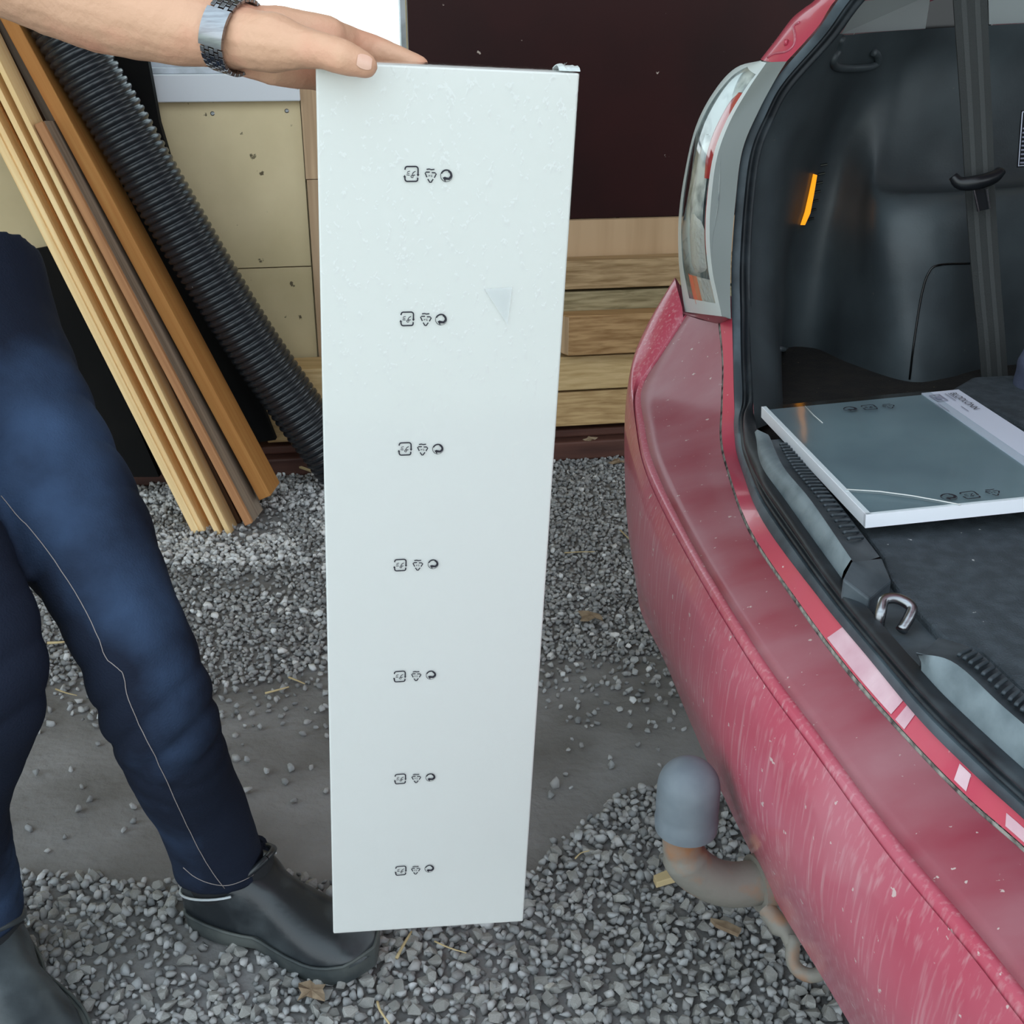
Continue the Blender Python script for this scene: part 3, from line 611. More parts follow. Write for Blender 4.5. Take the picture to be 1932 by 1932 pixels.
# clogs
def clog(name, heel, toe, scale=1):
    heel, toe = Vector(heel), Vector(toe); ax = (toe-heel); Ln = ax.length; ax.normalize(); sd = Vector((-ax.y, ax.x, 0)); up = Vector((0, 0, 1))
    def Q(x, y_, z): return heel+ax*(x*Ln)+sd*y_+up*z
    t = ob(name, None, None) if False else None
    #  x, half width bottom, height, half width top
    S = [(.0, .030, .080, .026), (.03, .042, .088, .030), (.10, .048, .090, .036), (.20, .050, .092, .038), (.30, .049, .100, .037), (.38, .046, .104, .034), (.46, .040, .092, .030), (.56, .045, .080, .028), (.66, .049, .071, .028), (.76, .050, .064, .029), (.86, .046, .058, .027), (.94, .036, .050, .020), (.985, .020, .040, .012), (1.0, .006, .030, .004)]
    def inset(x): return .010*math.sin(math.pi*min(1, x))*(-1)
    xs_ = [s[0] for s in S]; n = 30
    def prof(x): 
        return [np.interp(x, xs_, [s[k] for s in S]) for k in (1, 2, 3)]
    rows = []; N_ = 34
    for i in range(N_+1):
        x = (1-math.cos(math.pi*i/N_))/2; wb, h, wt = prof(x); r = []
        zb = .022+.006*math.cos(2*math.pi*x)*.5+(.010*max(0, x-.85)/.15)
        for k in range(n+1):
            a = math.pi*k/n; c, s_ = math.cos(a), math.sin(a); rr_ = max(0, min(1, (.5-x)/.15)); e_ = .62-.30*rr_; ez = .75-.35*rr_
            yy = math.copysign(abs(c)**e_, c)*wb*(1-.12*s_); zz = zb+(h-zb)*abs(s_)**ez
            off = -.012*max(0, (x-.5))*2*(1 if True else 0)
            r.append(Q(x, yy+off*.3, zz))
        rows.append(r)
    parts = []
    up_ = ob('clog', loft(rows), LEATHER, per, True, 60)
    so = []
    for zz, g_ in ((.0, 0), (.010, .002), (.020, .0035), (.028, .0025)):
        r = []
        for i in range(60):
            a = 2*math.pi*i/60; c, s_ = math.cos(a), math.sin(a); x = (1-c)/2; wb = prof(x)[0]+g_
            endr = math.sqrt(max(0, 1-(2*x-1)**2)); wv_ = wb*min(1, endr*2.2)
            lift = .012*max(0, x-.8)/.2+(.008*math.exp(-((x-.42)/.10)**2) if zz < .005 else 0)
            r.append(Q(-.004+x*1.012, math.copysign(wv_, s_) if abs(s_) > 1e-6 else 0, zz+lift))
        so.append(r)
    V, Fc = loft(so, closed=True); Fc.append(tuple(range(59, -1, -1))); Fc.append(tuple(range(len(V)-60, len(V))))
    ob('sole', (V, Fc), SOLE, up_, True, 50)
    # collar opening: dark lining disc with pale piping
    col = []
    for i in range(41):
        a = 2*math.pi*i/40; x = .20+.235*math.cos(a); yy = .0515*math.sin(a); z = .090+.026*(max(0, math.cos(a)))**2*1.0+.004*math.cos(2*a)-.012*max(0, -math.cos(a))
        col.append(Q(x, yy, z))
    ob('collar', tube(col, .0045, 8, caps=False), LEATHER, up_, True)
    low = [Q(.20+.235*math.cos(2*math.pi*i/40), .0485*math.sin(2*math.pi*i/40), .068+.024*max(0, math.cos(2*math.pi*i/40))-.012*abs(math.sin(2*math.pi*i/40))) for i in range(41)]
    ob('collar_wall', loft([[q for q in low], [q for q in col]]), LINING, up_, True)
    ob('piping', tube([Q(.20+.214*math.cos(math.pi*(i/24*1.5+.25)), math.copysign(.0535*abs(math.sin(math.pi*(i/24*1.5+.25)))**.45, math.sin(math.pi*(i/24*1.5+.25))), .070+.022*math.cos(math.pi*(i/24*1.5+.25))) for i in range(25)], .0018, 6), PIPING, up_, True, label='pale piping line around the collar')
    ob('welt', tube([Q(.5-.502*math.cos(2*math.pi*i/60), math.copysign(min(1, 2.2*abs(math.sin(2*math.pi*i/60)))*(prof((1-math.cos(2*math.pi*i/60))/2)[0]+.004), math.sin(2*math.pi*i/60)) if 0 < i < 60 else 0, .029+.012*max(0, (1-math.cos(2*math.pi*i/60))/2-.8)/.2) for i in range(61)], .0022, 6, caps=False), SOLE, up_, True)
    return up_
clog('clog', (-.420, 1.208, .004), (-.172, 1.085, .004))
clog('clog', (-.690, 1.115, .004), (-.497, .915, .004))

# ------------------------------------------------------------------ car
car = thing('car', 'dusty red hatchback with its tailgate open, rear left corner in view', 'car', (.9, 1.1, 0))
CA = math.radians(15); fwd = Vector((math.cos(CA), math.sin(CA), 0)); lft = Vector((-math.sin(CA), math.cos(CA), 0))
Z = lambda L: [PZ(*p) for p in L]
C2 = Z([(1290, 592, .70), (1240, 665, .65), (1199, 734, .605), (1203, 805, .592), (1223, 888, .585), (1300, 1041, .575), (1422, 1242, .57), (1540, 1404, .565), (1680, 1596, .56), (1831, 1776, .56), (1932, 1905, .56), (2100, 2110, .56)])
C3 = Z([(1355, 610, .71), (1362, 685, .67), (1360, 762, .635), (1358, 827, .615), (1370, 886, .605), (1412, 1003, .597), (1510, 1152, .592), (1600, 1273, .59), (1714, 1401, .588), (1820, 1510, .586), (1928, 1605, .585), (2100, 1765, .585)])
C4 = [PY(1381, 600, 1.56), PY(1383, 685, 1.50), PY(1385, 762, 1.43), PY(1388, 827, 1.36), PY(1400, 886, 1.29)]+Z([(1440, 985, .612), (1545, 1128, .610), (1640, 1242, .608), (1740, 1362, .606), (1835, 1457, .605), (1930, 1542, .604), (2100, 1690, .603)])
SI = [PY(1276, 526, 1.76), PY(1222, 618, 1.73), PY(1191, 695, 1.68), PY(1180, 800, 1.58)]
C1 = [Vector((.33, 1.82, .58)), Vector((.255, 1.77, .50)), Vector((.19, 1.68, .45)), Vector((.166, 1.52, .45))]
C0 = [Vector((.36, 1.82, .30)), Vector((.29, 1.77, .30)), Vector((.225, 1.67, .30)), Vector((.19, 1.52, .30))]
BOT = {4: None}
for i in range(4, 12):
    c = C2[i]; SI.append(c-fwd*.010+Vector((0, 0, -.05))); C1.append(Vector((c.x, c.y, .43))-fwd*.006); C0.append(Vector((c.x, c.y, .30))+fwd*.040)
ML = Vector((-math.sin(math.radians(8)), math.cos(math.radians(8)), 0))     # the car's long axis, seen from its rear
def mirror(p): q_ = Vector((.174, .9, 0)); return p-ML*(2*(p-q_).dot(ML))
for L_ in (C0, C1, SI, C2, C3, C4): L_ += [mirror(L_[i]) for i in (2, 1, 0)]
NB = 191
S_ = lambda L: cr_spline(L, NB)
c0, c1, si, c2, c3, c4 = map(S_, (C0, C1, SI, C2, C3, C4))
und = [p+fwd*.05 for p in c0]
fac = []
for k in range(NB):
    colm = [und[k], und[k]*.3+c0[k]*.7+Vector((0, 0, -.006)), c0[k]]+cr_spline([c0[k], c1[k], si[k], c2[k]], 22)[1:]
    fac.append(colm)
for k in range(NB):
    fac[k][-1:] = [c2[k]+Vector((0, 0, -.009)), c2[k]+Vector((0, 0, -.0045))+fwd*.0006, c2[k]+Vector((0, 0, -.0018))+fwd*.0022, c2[k]+fwd*.0055+Vector((0, 0, -.0002)), c2[k]+fwd*.010+Vector((0, 0, .0006))]
rows = list(map(list, zip(*fac)))
V, Fc = loft(rows)
# forward extension of the body side
ext = [[rows[i][0]+fwd*s+lft*o for i in range(len(rows)-14)] for s, o in ((0, 0), (.12, .05), (.3, .10), (.9, .16))]
ext += []
bump_ = ob('bumper', (V, Fc), RED, car, True, 32)
ob('quarter_panel', loft(ext), RED, car, True)
shelf = [[lerp(c2[k], c3[k], u)+Vector((0, 0, .004*math.sin(math.pi*u)-(.006*math.sin(math.pi*u)*max(0, 1-k/45)))) for k in range(NB)] for u in (0, .1, .25, .5, .75, 1)]
shelf[0] = [r[-1].copy() for r in fac]
ob('bumper_shelf', loft(shelf), REDTOP, bump_, True, label='flat dusty top face of the bumper')
c2b = [p-fwd*.0005+Vector((0, 0, .0005)) for p in c2]
gap = [[lerp(c3[k], c4[k], u)+Vector((0, 0, -.004 if 0 < u < .1 else 0)) for k in range(NB)] for u in (0, .05, .14)]
ob('seam_gap', loft(gap), GAPDUST, car, True, label='dust-filled gap between bumper and body')
fl_ = [[lerp(c3[k], c4[k], u)+Vector((0, 0, .001)) for k in range(NB)] for u in (.14, .2, .8, 1)]
ob('sill_flange', loft(fl_), REDCLEAN, car, True)
# pale reflective tape patches on the flange
def patch(k0, k1, u0, u1, name='tape_patch'):
    r = [[lerp(c3[k], c4[k], u)+Vector((0, 0, .0022)) for k in range(k0, k1+1)] for u in (u0, u1)]
    ob(name, thick(r, (0, 0, .0004)), TAPE, car, False)
TAPE = M('pale_worn_sticker', C(222, 190, 198), .35, col2=C(204, 160, 172), vs_=20)
patch(88, 104, .18, .95); patch(105, 107, .16, .98); patch(119, 122, .2, .8); patch(132, 137, .2, .6)

# rubber seal: O/I curves continue up around the opening
SO = [PY(1650, -80, 1.50), PY(1585, -5, 1.53), PY(1540, 60, 1.55), PY(1465, 148, 1.575), PY(1432, 209, 1.585), PY(1401, 286, 1.59), PY(1388, 387, 1.59), PY(1380, 505, 1.58)]+C4
SIn = [PY(1690, -75, 1.51), PY(1624, 0, 1.54), PY(1573, 67, 1.56), PY(1492, 158, 1.585), PY(1459, 215, 1.595), PY(1432, 286, 1.60), PY(1418, 387, 1.60), PY(1413, 505, 1.59),
       PY(1415, 600, 1.57), PY(1417, 685, 1.51), PY(1421, 762, 1.44), PZ(1424, 815, .645), PZ(1436, 875, .64), PZ(1483, 944, .637), PZ(1588, 1090, .635), PZ(1690, 1213, .634), PZ(1785, 1314, .633), PZ(1880, 1403, .632), PZ(1975, 1487, .631), PZ(2140, 1632, .63)]
SO += [mirror(p) for p in SO[:8][::-1]]; SIn += [mirror(SIn[i]) for i in (10, 9, 8)]+[mirror(p) for p in SIn[:8][::-1]]
NS = 370
so_, si_ = cr_spline(SO, NS), cr_spline(SIn, NS)
def nrm(k):
    t = (so_[min(k+1, NS-1)]-so_[max(k-1, 0)]).normalized(); n_ = t.cross((si_[k]-so_[k]).normalized()); 
    return n_ if n_.dot(Vector((-.6, -.6, .5))) > 0 else -n_
def band(prof): return [[lerp(so_[k], si_[k], u)+nrm(k)*h for k in range(NS)] for u, h in prof]
ob('seal_lip', loft(band([(0, 0), (.05, .004), (.34, .006), (.40, .001)])), RUBBER2, car, True, 60, label='grey outer lip of the boot seal')
ob('boot_seal', loft(band([(.40, .001), (.44, .006), (.50, .008), (.55, .005), (.60, .001), (.64, .006), (.72, .011), (.82, .012), (.90, .008), (.97, .002), (1, -.004)])), RUBBER, car, True, label='black double-ridged rubber boot seal')

# grey sill trim with ribs
I5 = SIn[11:20]
Lr = Z([(1452, 824, .648), (1478, 880, .654), (1530, 944, .656), (1607, 1056, .656)])
Fr = Z([(1490, 824, .637), (1530, 880, .637), (1582, 944, .637), (1664, 1050, .637)])
NI = 40
def trim_piece(I_, L_, F_, nm):
    i_, l_, f_ = cr_spline(I_, NI), cr_spline(L_, NI), cr_spline(F_, NI)
    o = ob(nm, loft([[lerp(i_[k], l_[k], u)+Vector((0, 0, h)) for k in range(NI)] for u, h in ((-.02, -.02), (0, 0), (.15, .004), (.9, .002), (1, 0))]), TRIMG, car, True, label='pale grey sloping plastic sill of the boot')
    st = ob('sill_step', loft([[lerp(l_[k], f_[k], u)+Vector((0, 0, h)) for k in range(NI)] for u, h in ((0, 0), (.08, -.004), (.5, -.003), (.92, 0), (1, -.003), (1.0, -.02))]), TRIMD, o, True, 40)
    return o, l_, f_
tp, l_, f_ = trim_piece(I5[:4], Lr, Fr, 'boot_sill')
def ribs(o, l_, f_, k0, k1, step):
    for q in np.arange(k0, k1, step):
        k = int(q); fr = q-k
        a = lerp(lerp(l_[k], l_[k+1], fr), lerp(f_[k], f_[k+1], fr), .30)+Vector((0, 0, .001)); b = lerp(lerp(l_[k], l_[k+1], fr), lerp(f_[k], f_[k+1], fr), .80)+Vector((0, 0, .001))
        ob('rib', tube([a, lerp(a, b, .1)+Vector((0, 0, .001)), lerp(a, b, .9)+Vector((0, 0, .001)), b], .0017, 6), TRIMD, o, True)
ribs(tp, l_, f_, 4, 36, 1.25)
I8 = [PZ(1738, 1262, .634), PZ(1785, 1314, .633), PZ(1880, 1403, .632), PZ(1975, 1487, .631), PZ(2140, 1632, .63)]
L8 = Z([(1728, 1232, .652), (1800, 1250, .656), (1895, 1335, .656), (1990, 1415, .656), (2150, 1555, .656)])
F8 = Z([(1775, 1200, .637), (1845, 1226, .637), (1930, 1302, .637), (2015, 1378, .637), (2170, 1510, .637)])
for L_ in (I8, L8, F8): L_ += [L_[-1]-lft*.14+fwd*.004, L_[-1]-lft*.30+fwd*.02]
tp2, l8, f8 = trim_piece(I8, L8, F8, 'boot_sill')
ribs(tp2, l8, f8, 6, 36, .86)
# recess with striker between the two sill pieces
rec = ob('striker_plate', join(slab(Z([(1600, 1092, .622), (1650, 1062, .622), (1700, 1112, .622), (1778, 1200, .622), (1736, 1258, .622), (1690, 1213, .622)]), (0, 0, -.012)),
         slab(Z([(1590, 1092, .652), (1607, 1058, .656), (1664, 1052, .645), (1682, 1095, .64), (1640, 1130, .64)]), (0, 0, -.02))), TRIMD, car, False, bevel=.002)
sk = [PT(1656, 1172, 1.02), PT(1662, 1150, 1.0), PT(1682, 1136, .995), PT(1706, 1141, 1.0), PT(1722, 1150, 1.005), PT(1718, 1166, 1.02), PT(1698, 1188, 1.04)]
pA = PZ(1658, 1178, .628); pB = PZ(1700, 1190, .628)
sk = cr_spline([pA, pA+Vector((.001, .002, .010)), pA+Vector((.006, .012, .017)), lerp(pA, pB, .5)+Vector((.010, .018, .018)), pB+Vector((.012, .016, .014)), pB+Vector((.008, .008, .008)), pB], 30)
ob('latch_striker', tube(sk, .0049, 10), STEEL, car, True, label='worn steel latch loop in the boot sill')

# boot floor: carpet mat up to the sill, dark carpet behind
mat_poly = Z([(1500, 826, .630), (1540, 882, .630), (1590, 946, .630), (1668, 1052, .630), (1680, 1090, .630), (1702, 1120, .630), (1776, 1200, .630), (1808, 1216, .630), (1850, 1226, .630), (1935, 1304, .630), (2020, 1380, .630), (2180, 1512, .630)])
mat_poly += [mat_poly[-1]-lft*.30+fwd*.02]
mat_poly += [mat_poly[-1]+fwd*.75, Vector((.80, 1.36, .630)), Vector((.72, 1.42, .630)), Vector((.45, 1.43, .630))]
ob('boot_mat', slab(mat_poly, (0, 0, -.016)), CARPET, car, False, bevel=.003, label='grey speckled carpet mat covering the boot floor')
ob('boot_floor', slab([PZ(1424, 815, .606), PZ(1483, 944, .606), PZ(1690, 1213, .606), PZ(2140, 1632, .606), PZ(2140, 1632, .606)-lft*.3+fwd*.02, Vector((1.6, .5, .606)), Vector((1.5, 1.9, .606)), Vector((.40, 1.92, .606)), Vector((.36, 1.5, .606))], (0, 0, -.02)), CARPETD, car)
sm_ = Z([(1790, 762, .618), (1830, 738, .618), (2000, 730, .618), (2000, 840, .618), (1935, 836, .618)])
ob('carpet_flap', slab(sm_, (0, 0, .022)), CARPET, car, False, bevel=.006)

# side trim of the boot
G = [
 [(1424, 812, 1.37), (1416, 650, 1.52), (1413, 505, 1.585), (1431, 288, 1.60), (1459, 216, 1.595), (1520, 130, 1.58), (1580, 62, 1.56)],
 [(1476, 775, 1.50), (1468, 655, 1.58), (1464, 505, 1.63), (1485, 310, 1.65), (1520, 220, 1.65), (1556, 140, 1.64), (1588, 64, 1.62)],
 [(1472, 668, 1.80), (1484, 590, 1.80), (1500, 450, 1.80), (1535, 320, 1.80), (1565, 240, 1.79), (1590, 150, 1.74), (1600, 66, 1.68)],
 [(1530, 680, 1.83), (1540, 590, 1.83), (1558, 450, 1.83), (1580, 330, 1.83), (1600, 240, 1.81), (1630, 150, 1.78), (1640, 62, 1.72)],
 [(1600, 700, 1.74), (1600, 590, 1.76), (1610, 470, 1.77), (1625, 360, 1.79), (1650, 250, 1.80), (1680, 150, 1.80), (1690, 58, 1.76)],
 [(1712, 722, 1.64), (1690, 590, 1.66), (1665, 470, 1.68), (1660, 372, 1.72), (1680, 330, 1.79), (1710, 150, 1.81), (1740, 55, 1.78)],
 [(1790, 722, 1.66), (1780, 590, 1.66), (1760, 470, 1.66), (1750, 372, 1.69), (1752, 345, 1.80), (1770, 150, 1.81), (1790, 52, 1.79)],
 [(1870, 728, 1.72), (1870, 590, 1.70), (1868, 470, 1.69), (1866, 365, 1.70), (1866, 340, 1.80), (1866, 150, 1.82), (1866, 48, 1.80)],
 [(2050, 740, 1.78), (2050, 590, 1.76), (2050, 470, 1.75), (2050, 352, 1.76), (2050, 328, 1.84), (2050, 150, 1.86), (2050, 40, 1.85)],
 [(2350, 760, 1.85), (2350, 590, 1.85), (2350, 470, 1.84), (2350, 340, 1.85), (2350, 315, 1.92), (2350, 150, 1.94), (2350, 40, 1.93)]]
gr = [cr_spline([PY(*p) for p in c_], 40) for c_ in G]
grid = list(map(list, zip(*[cr_spline(list(r), 70) for r in zip(*gr)])))
side_t = ob('side_trim', loft(grid), TRIM, car, True, label='moulded black plastic side lining of the boot')
# raised wheel-arch cover line, hook recess, pillar, black gap
bvt = BVHTree.FromPolygons([v.co.copy() for v in side_t.data.vertices], [tuple(p.vertices) for p in side_t.data.polygons])
def on_trim(px, py, off=.001):
    h = bvt.ray_cast(O, ray(px, py).normalized()); return (h[0]-ray(px, py).normalized()*off) if h[0] else PY(px, py, 1.68)
def on_trim_line(pts, n=30): return [on_trim(p.x, p.y) for p in cr_spline([(a, b, 0) for a, b in pts], n)]
ob('panel_joint', tube(on_trim_line([(1716, 716), (1724, 650), (1738, 560), (1752, 515), (1772, 500), (1830, 497)]), .0016, 6), GLASSD, side_t, True)
ob('bottom_edge', tube(on_trim_line([(1472, 658), (1520, 668), (1600, 695), (1700, 722), (1770, 726), (1850, 722)]), .004, 8), TRIM, side_t, True)
hk = on_trim_line([(1588, 72), (1582, 95), (1572, 115), (1584, 128), (1630, 128), (1655, 120), (1656, 105), (1648, 98)], 40)
ob('hook_recess', tube([p-Vector((.002, .006, 0)) for p in hk], .0055, 10), TRIM, side_t, True)
ob('amber_lamp', thick([[on_trim(x, y_, .006) for x, y_ in ((1534, 328), (1526, 365), (1518, 400), (1510, 424))], [on_trim(x, y_, .006) for x, y_ in ((1541, 330), (1535, 366), (1528, 402), (1518, 424))]], (0, -.003, 0)), AMBER, car, False, label='glowing amber boot lamp strip')
for k in range(7):
    q = on_trim(1548-4.6*k*.9, 312+17*k, .002); ob('vent_slot', tube([q, q+Vector((.010, -.001, .002))], .0018, 6), GLASSD, side_t)
ob('rear_pillar', slab([PY(1588, 64, 1.74), PY(1746, 54, 1.82), PY(1756, -10, 1.82), PY(1770, -120, 1.80), PY(1690, -120, 1.72), PY(1622, -2, 1.72)], (.01, .03, 0)), PILLAR, car, label='light grey inner rear pillar')
ob('quarter_window', slab([PY(1744, 56, 1.84), PY(1870, 50, 1.85), PY(1870, -120, 1.85), PY(1765, -120, 1.84)], (.01, .02, 0)), GLASSD, car)
ob('rear_pillar', slab([PY(1866, 46, 1.83), PY(2100, 36, 1.88), PY(2100, -120, 1.88), PY(1862, -120, 1.83)], (.01, .03, 0)), PILLAR, car)
# seat belt
bl = [(1797, -60, 1.60), (1799, 0, 1.60), (1806, 100, 1.60), (1814, 220, 1.60), (1820, 320, 1.60), (1826, 420, 1.605), (1836, 540, 1.61), (1846, 640, 1.615), (1854, 735, 1.62)]
br = [(1862, -60, 1.59), (1863, 0, 1.59), (1867, 100, 1.59), (1872, 220, 1.59), (1876, 320, 1.59), (1881, 420, 1.595), (1889, 540, 1.60), (1897, 640, 1.605), (1903, 728, 1.61)]
Bl, Br = cr_spline([PY(*p) for p in bl], 40), cr_spline([PY(*p) for p in br], 40)
belt = ob('seat_belt', thick([[lerp(Bl[k], Br[k], u) for k in range(40)] for u in (0, .5, 1)], (0, .003, 0)), WEB, car, True, 40, label='dark grey seat belt webbing hanging in the boot')
for u0, u1 in ((.22, .38), (.62, .78)): ob('belt_stripe', thick([[lerp(Bl[k], Br[k], u)+Vector((0, -.0006, 0)) for k in range(40)] for u in (u0, u1)], (0, .0005, 0)), WEBL, belt, True, 40)
hd = [PY(1798, 332, 1.575), PY(1812, 346, 1.57), PY(1845, 344, 1.565), PY(1875, 334, 1.57), PY(1888, 322, 1.575)]
tg = ob('belt_tongue', tube(cr_spline(hd, 16), [(.006+.004*math.sin(math.pi*k/15), .008) for k in range(16)], 12, up=(0, 0, 1)), BLKPL, belt, True)
ob('tongue_blade', slab([PY(1838, 358, 1.574), PY(1861, 354, 1.574), PY(1868, 394, 1.576), PY(1846, 399, 1.576)], (0, .003, 0)), BLKPL, belt, bevel=.001)
for a, b in (((1837, 358), (1846, 399)), ((1861, 356), (1867, 393))): ob('blade_edge', tube([PY(*a, 1.573), PY(*b, 1.575)], .0016, 6), STEEL, belt)
# printed black label at the right edge of the frame
lp = [PY(1926, 208, 1.66), PY(2010, 204, 1.68), PY(2003, 312, 1.68), PY(1918, 316, 1.66)]
lab = seat = ob('warning_label', slab(lp, (0, -.001, 0)), BLKPL, car, label='black printed label with a white outline')
def lq(u, v, o_=.0016): return lerp(lerp(lp[0], lp[1], u), lerp(lp[3], lp[2], u), v)+Vector((0, -o_, 0))
ob('label_border', tube([lq(.03, .03), lq(.97, .03), lq(.97, .97), lq(.03, .97), lq(.03, .03)], .0009, 4), PAPER, seat)
for v in np.linspace(.30, .9, 9):
    ob('label_line', slab([lq(.06, v), lq(.55, v), lq(.55, v+.03), lq(.06, v+.03)], (0, -.0003, 0)), FAINT, seat)

# tail lamp
lo_ = cr_spline([(1440, 113, 1.62), (1388, 128, 1.66), (1346, 174, 1.69), (1313, 240, 1.71), (1292, 330, 1.72), (1281, 410, 1.72), (1280, 480, 1.715), (1284, 530, 1.71), (1292, 588, 1.695)], 50)
li_ = cr_spline([(1446, 118, 1.595), (1412, 168, 1.585), (1376, 232, 1.575), (1352, 300, 1.57), (1341, 385, 1.565), (1339, 450, 1.56), (1344, 510, 1.555), (1352, 550, 1.55), (1362, 597, 1.54)], 50)
LO, LI = [PY(*p) for p in lo_], [PY(*p) for p in li_]
bd = (-fwd*.8+lft*.6).normalized()
def lamp_pt(k, u, dep=0): return lerp(LO[k], LI[k], u)+bd*(.012*math.sin(math.pi*min(1, max(0, u)))**.8*math.sin(math.pi*(k+3)/56)**.5-dep)
lampo = ob('tail_lamp', loft([[lamp_pt(k, u, .001) for k in range(50)] for u in np.linspace(0, 1, 14)]), LENS, car, True, label='clear tall tail lamp lens')
ob('lens_rim', loft([[lamp_pt(k, u, 0) for k in range(50)] for u in (0, .05, .1, .18, .26, .32)]), LENSRIM, lampo, True, label='frosted outer rim of the lamp lens')
ob('lens_rim', loft([[lamp_pt(k, u, 0) for k in range(50)] for u in (.94, .97, 1.0)]), LENSRIM, lampo, True)
ob('lens_rim', loft([[lamp_pt(k, u, 0) for k in (46, 47, 48, 49)] for u in np.linspace(0, 1, 10)]), LENSRIM, lampo, True)
ob('lens_rim', loft([[lamp_pt(k, u, 0) for k in (0, 1, 2, 3)] for u in np.linspace(0, 1, 10)]), LENSRIM, lampo, True)
ob('reflector', loft([[lamp_pt(k, u, .006+.016*math.sin(math.pi*u)+.004*math.sin(7*u+k*.3)) for k in range(50)] for u in np.linspace(0, 1, 14)]), CHROME, lampo, True)
def lpatch(nm, k0, k1, u0, u1, dep, mt, round_=.3):
    r = []
    for k in range(k0, k1+1):
        f = (k-k0)/(k1-k0); w = min(1, math.sin(math.pi*f)*2.2+.12) if round_ else 1; um = (u0+u1)/2; h = (u1-u0)/2*w
        r.append([lamp_pt(k, um+h*x, dep-.006*(1-x*x)) for x in np.linspace(-1, 1, 7)])
    ob(nm, loft(r), mt, lampo, True)
lpatch('red_lens', 8, 22, .62, .90, .012, LRED); lpatch('red_lens', 21, 34, .84, .93, .010, LRED)
lpatch('bulb_shroud', 17, 31, .34, .72, .012, CHROME); lpatch('bulb_shroud', 28, 39, .40, .78, .011, LGRID)
lpatch('white_reflector', 40, 48, .28, .92, .010, LGRID, 0); lpatch('orange_reflector', 40, 47, .36, .64, .006, LORANGE, 0)
BZ = cr_spline([(1484, 116, 1.562), (1464, 148, 1.56), (1430, 212, 1.56), (1400, 286, 1.56), (1387, 387, 1.558), (1380, 470, 1.55), (1378, 530, 1.545), (1378, 570, 1.54), (1379, 602, 1.535)], 50)
BZ = [PY(*p) for p in BZ]
ob('lamp_bezel', loft([[lerp(LI[k], BZ[k], u)+bd*(.004*math.sin(math.pi*u)) for k in range(50)] for u in (0, .08, .5, .85, .93, 1)]), BEZEL, car, True, label='matt grey filler beside the tail lamp')
jr = 49
ob('lamp_ledge', loft([cr_spline([LO[jr]+lft*.01, LO[jr], lamp_pt(jr, .5, .006), LI[jr], BZ[jr]], 20), cr_spline([C2[0]+lft*.02, C2[0], lerp(C2[0], C3[0], .5), C3[0], C4[0]], 20)]), REDTOP, car, True)
# red rear pillar above the lamp
po = [PY(*p) for p in ((1439, 110, 1.64), (1468, 72, 1.64), (1496, 34, 1.64), (1522, 14, 1.63), (1548, -4, 1.62), (1640, -90, 1.56))]
pi_ = [PY(*p) for p in ((1480, 120, 1.575), (1512, 86, 1.57), (1545, 48, 1.56), (1562, 20, 1.552), (1580, -4, 1.54), (1655, -85, 1.50))]
PO, PI = cr_spline(po, 30), cr_spline(pi_, 30)
pil = ob('body_pillar', loft([[lerp(PO[k], PI[k], u)+bd*(.012*math.sin(math.pi*u)**.7) for k in range(30)] for u in np.linspace(0, 1, 9)]), REDCLEAN, car, True)
ob('body_pillar', loft([[p+fwd*s+lft*o for p in PO] for s, o in ((0, 0), (.1, .08), (.3, .17), (.9, .30))]), RED, car, True)
bvp = BVHTree.FromPolygons([v.co.copy() for v in pil.data.vertices], [tuple(p.vertices) for p in pil.data.polygons])
def on_p(px, py):
    h = bvp.ray_cast(O, ray(px, py).normalized()); return h[0]-ray(px, py).normalized()*.0008 if h[0] else None
gp = [q for q in (on_p(p.x, p.y) for p in cr_spline([(1448, 108, 0), (1462, 101, 0), (1484, 97, 0), (1498, 84, 0), (1500, 66, 0), (1497, 50, 0), (1508, 42, 0)], 30)) if q]
if len(gp) > 4: ob('pillar_groove', tube(gp, .0016, 6), RED, pil, True)
q = on_p(1486, 80)
if q: ob('pillar_stud', tube([q, q+bd*.004], .004, 10), REDCLEAN, pil, True)
# roof, far side and tailgate: outside the frame
roofp = [Vector((.55, 1.45, 1.42)), Vector((.88, .22, 1.42))]
ob('roof', slab([roofp[0], roofp[1], roofp[1]+fwd*1.1, roofp[0]+fwd*1.1], (0, 0, .03)), RED, car, bevel=.01)
ob('tailgate', slab([Vector((.52, 1.40, 1.47)), Vector((.84, .24, 1.47)), Vector((.84, .24, 1.47))-fwd*.42+Vector((0, 0, .62)), Vector((.52, 1.40, 1.47))-fwd*.42+Vector((0, 0, .62))], (0, 0, .05)), RED, car, bevel=.01)
ob('far_side', slab([Vector((.80, .30, .35)), Vector((.80, .30, .95)), Vector((.80, .30, .95))+fwd*1.5, Vector((.80, .30, .35))+fwd*1.5], lft*-.05), RED, car)
ob('rear_seat', slab([Vector((1.25, 2.0, .6)), Vector((1.62, .55, .6)), Vector((1.70, .57, 1.35)), Vector((1.33, 2.0, 1.35))], (.1, .03, 0)), TRIM, car, bevel=.03)
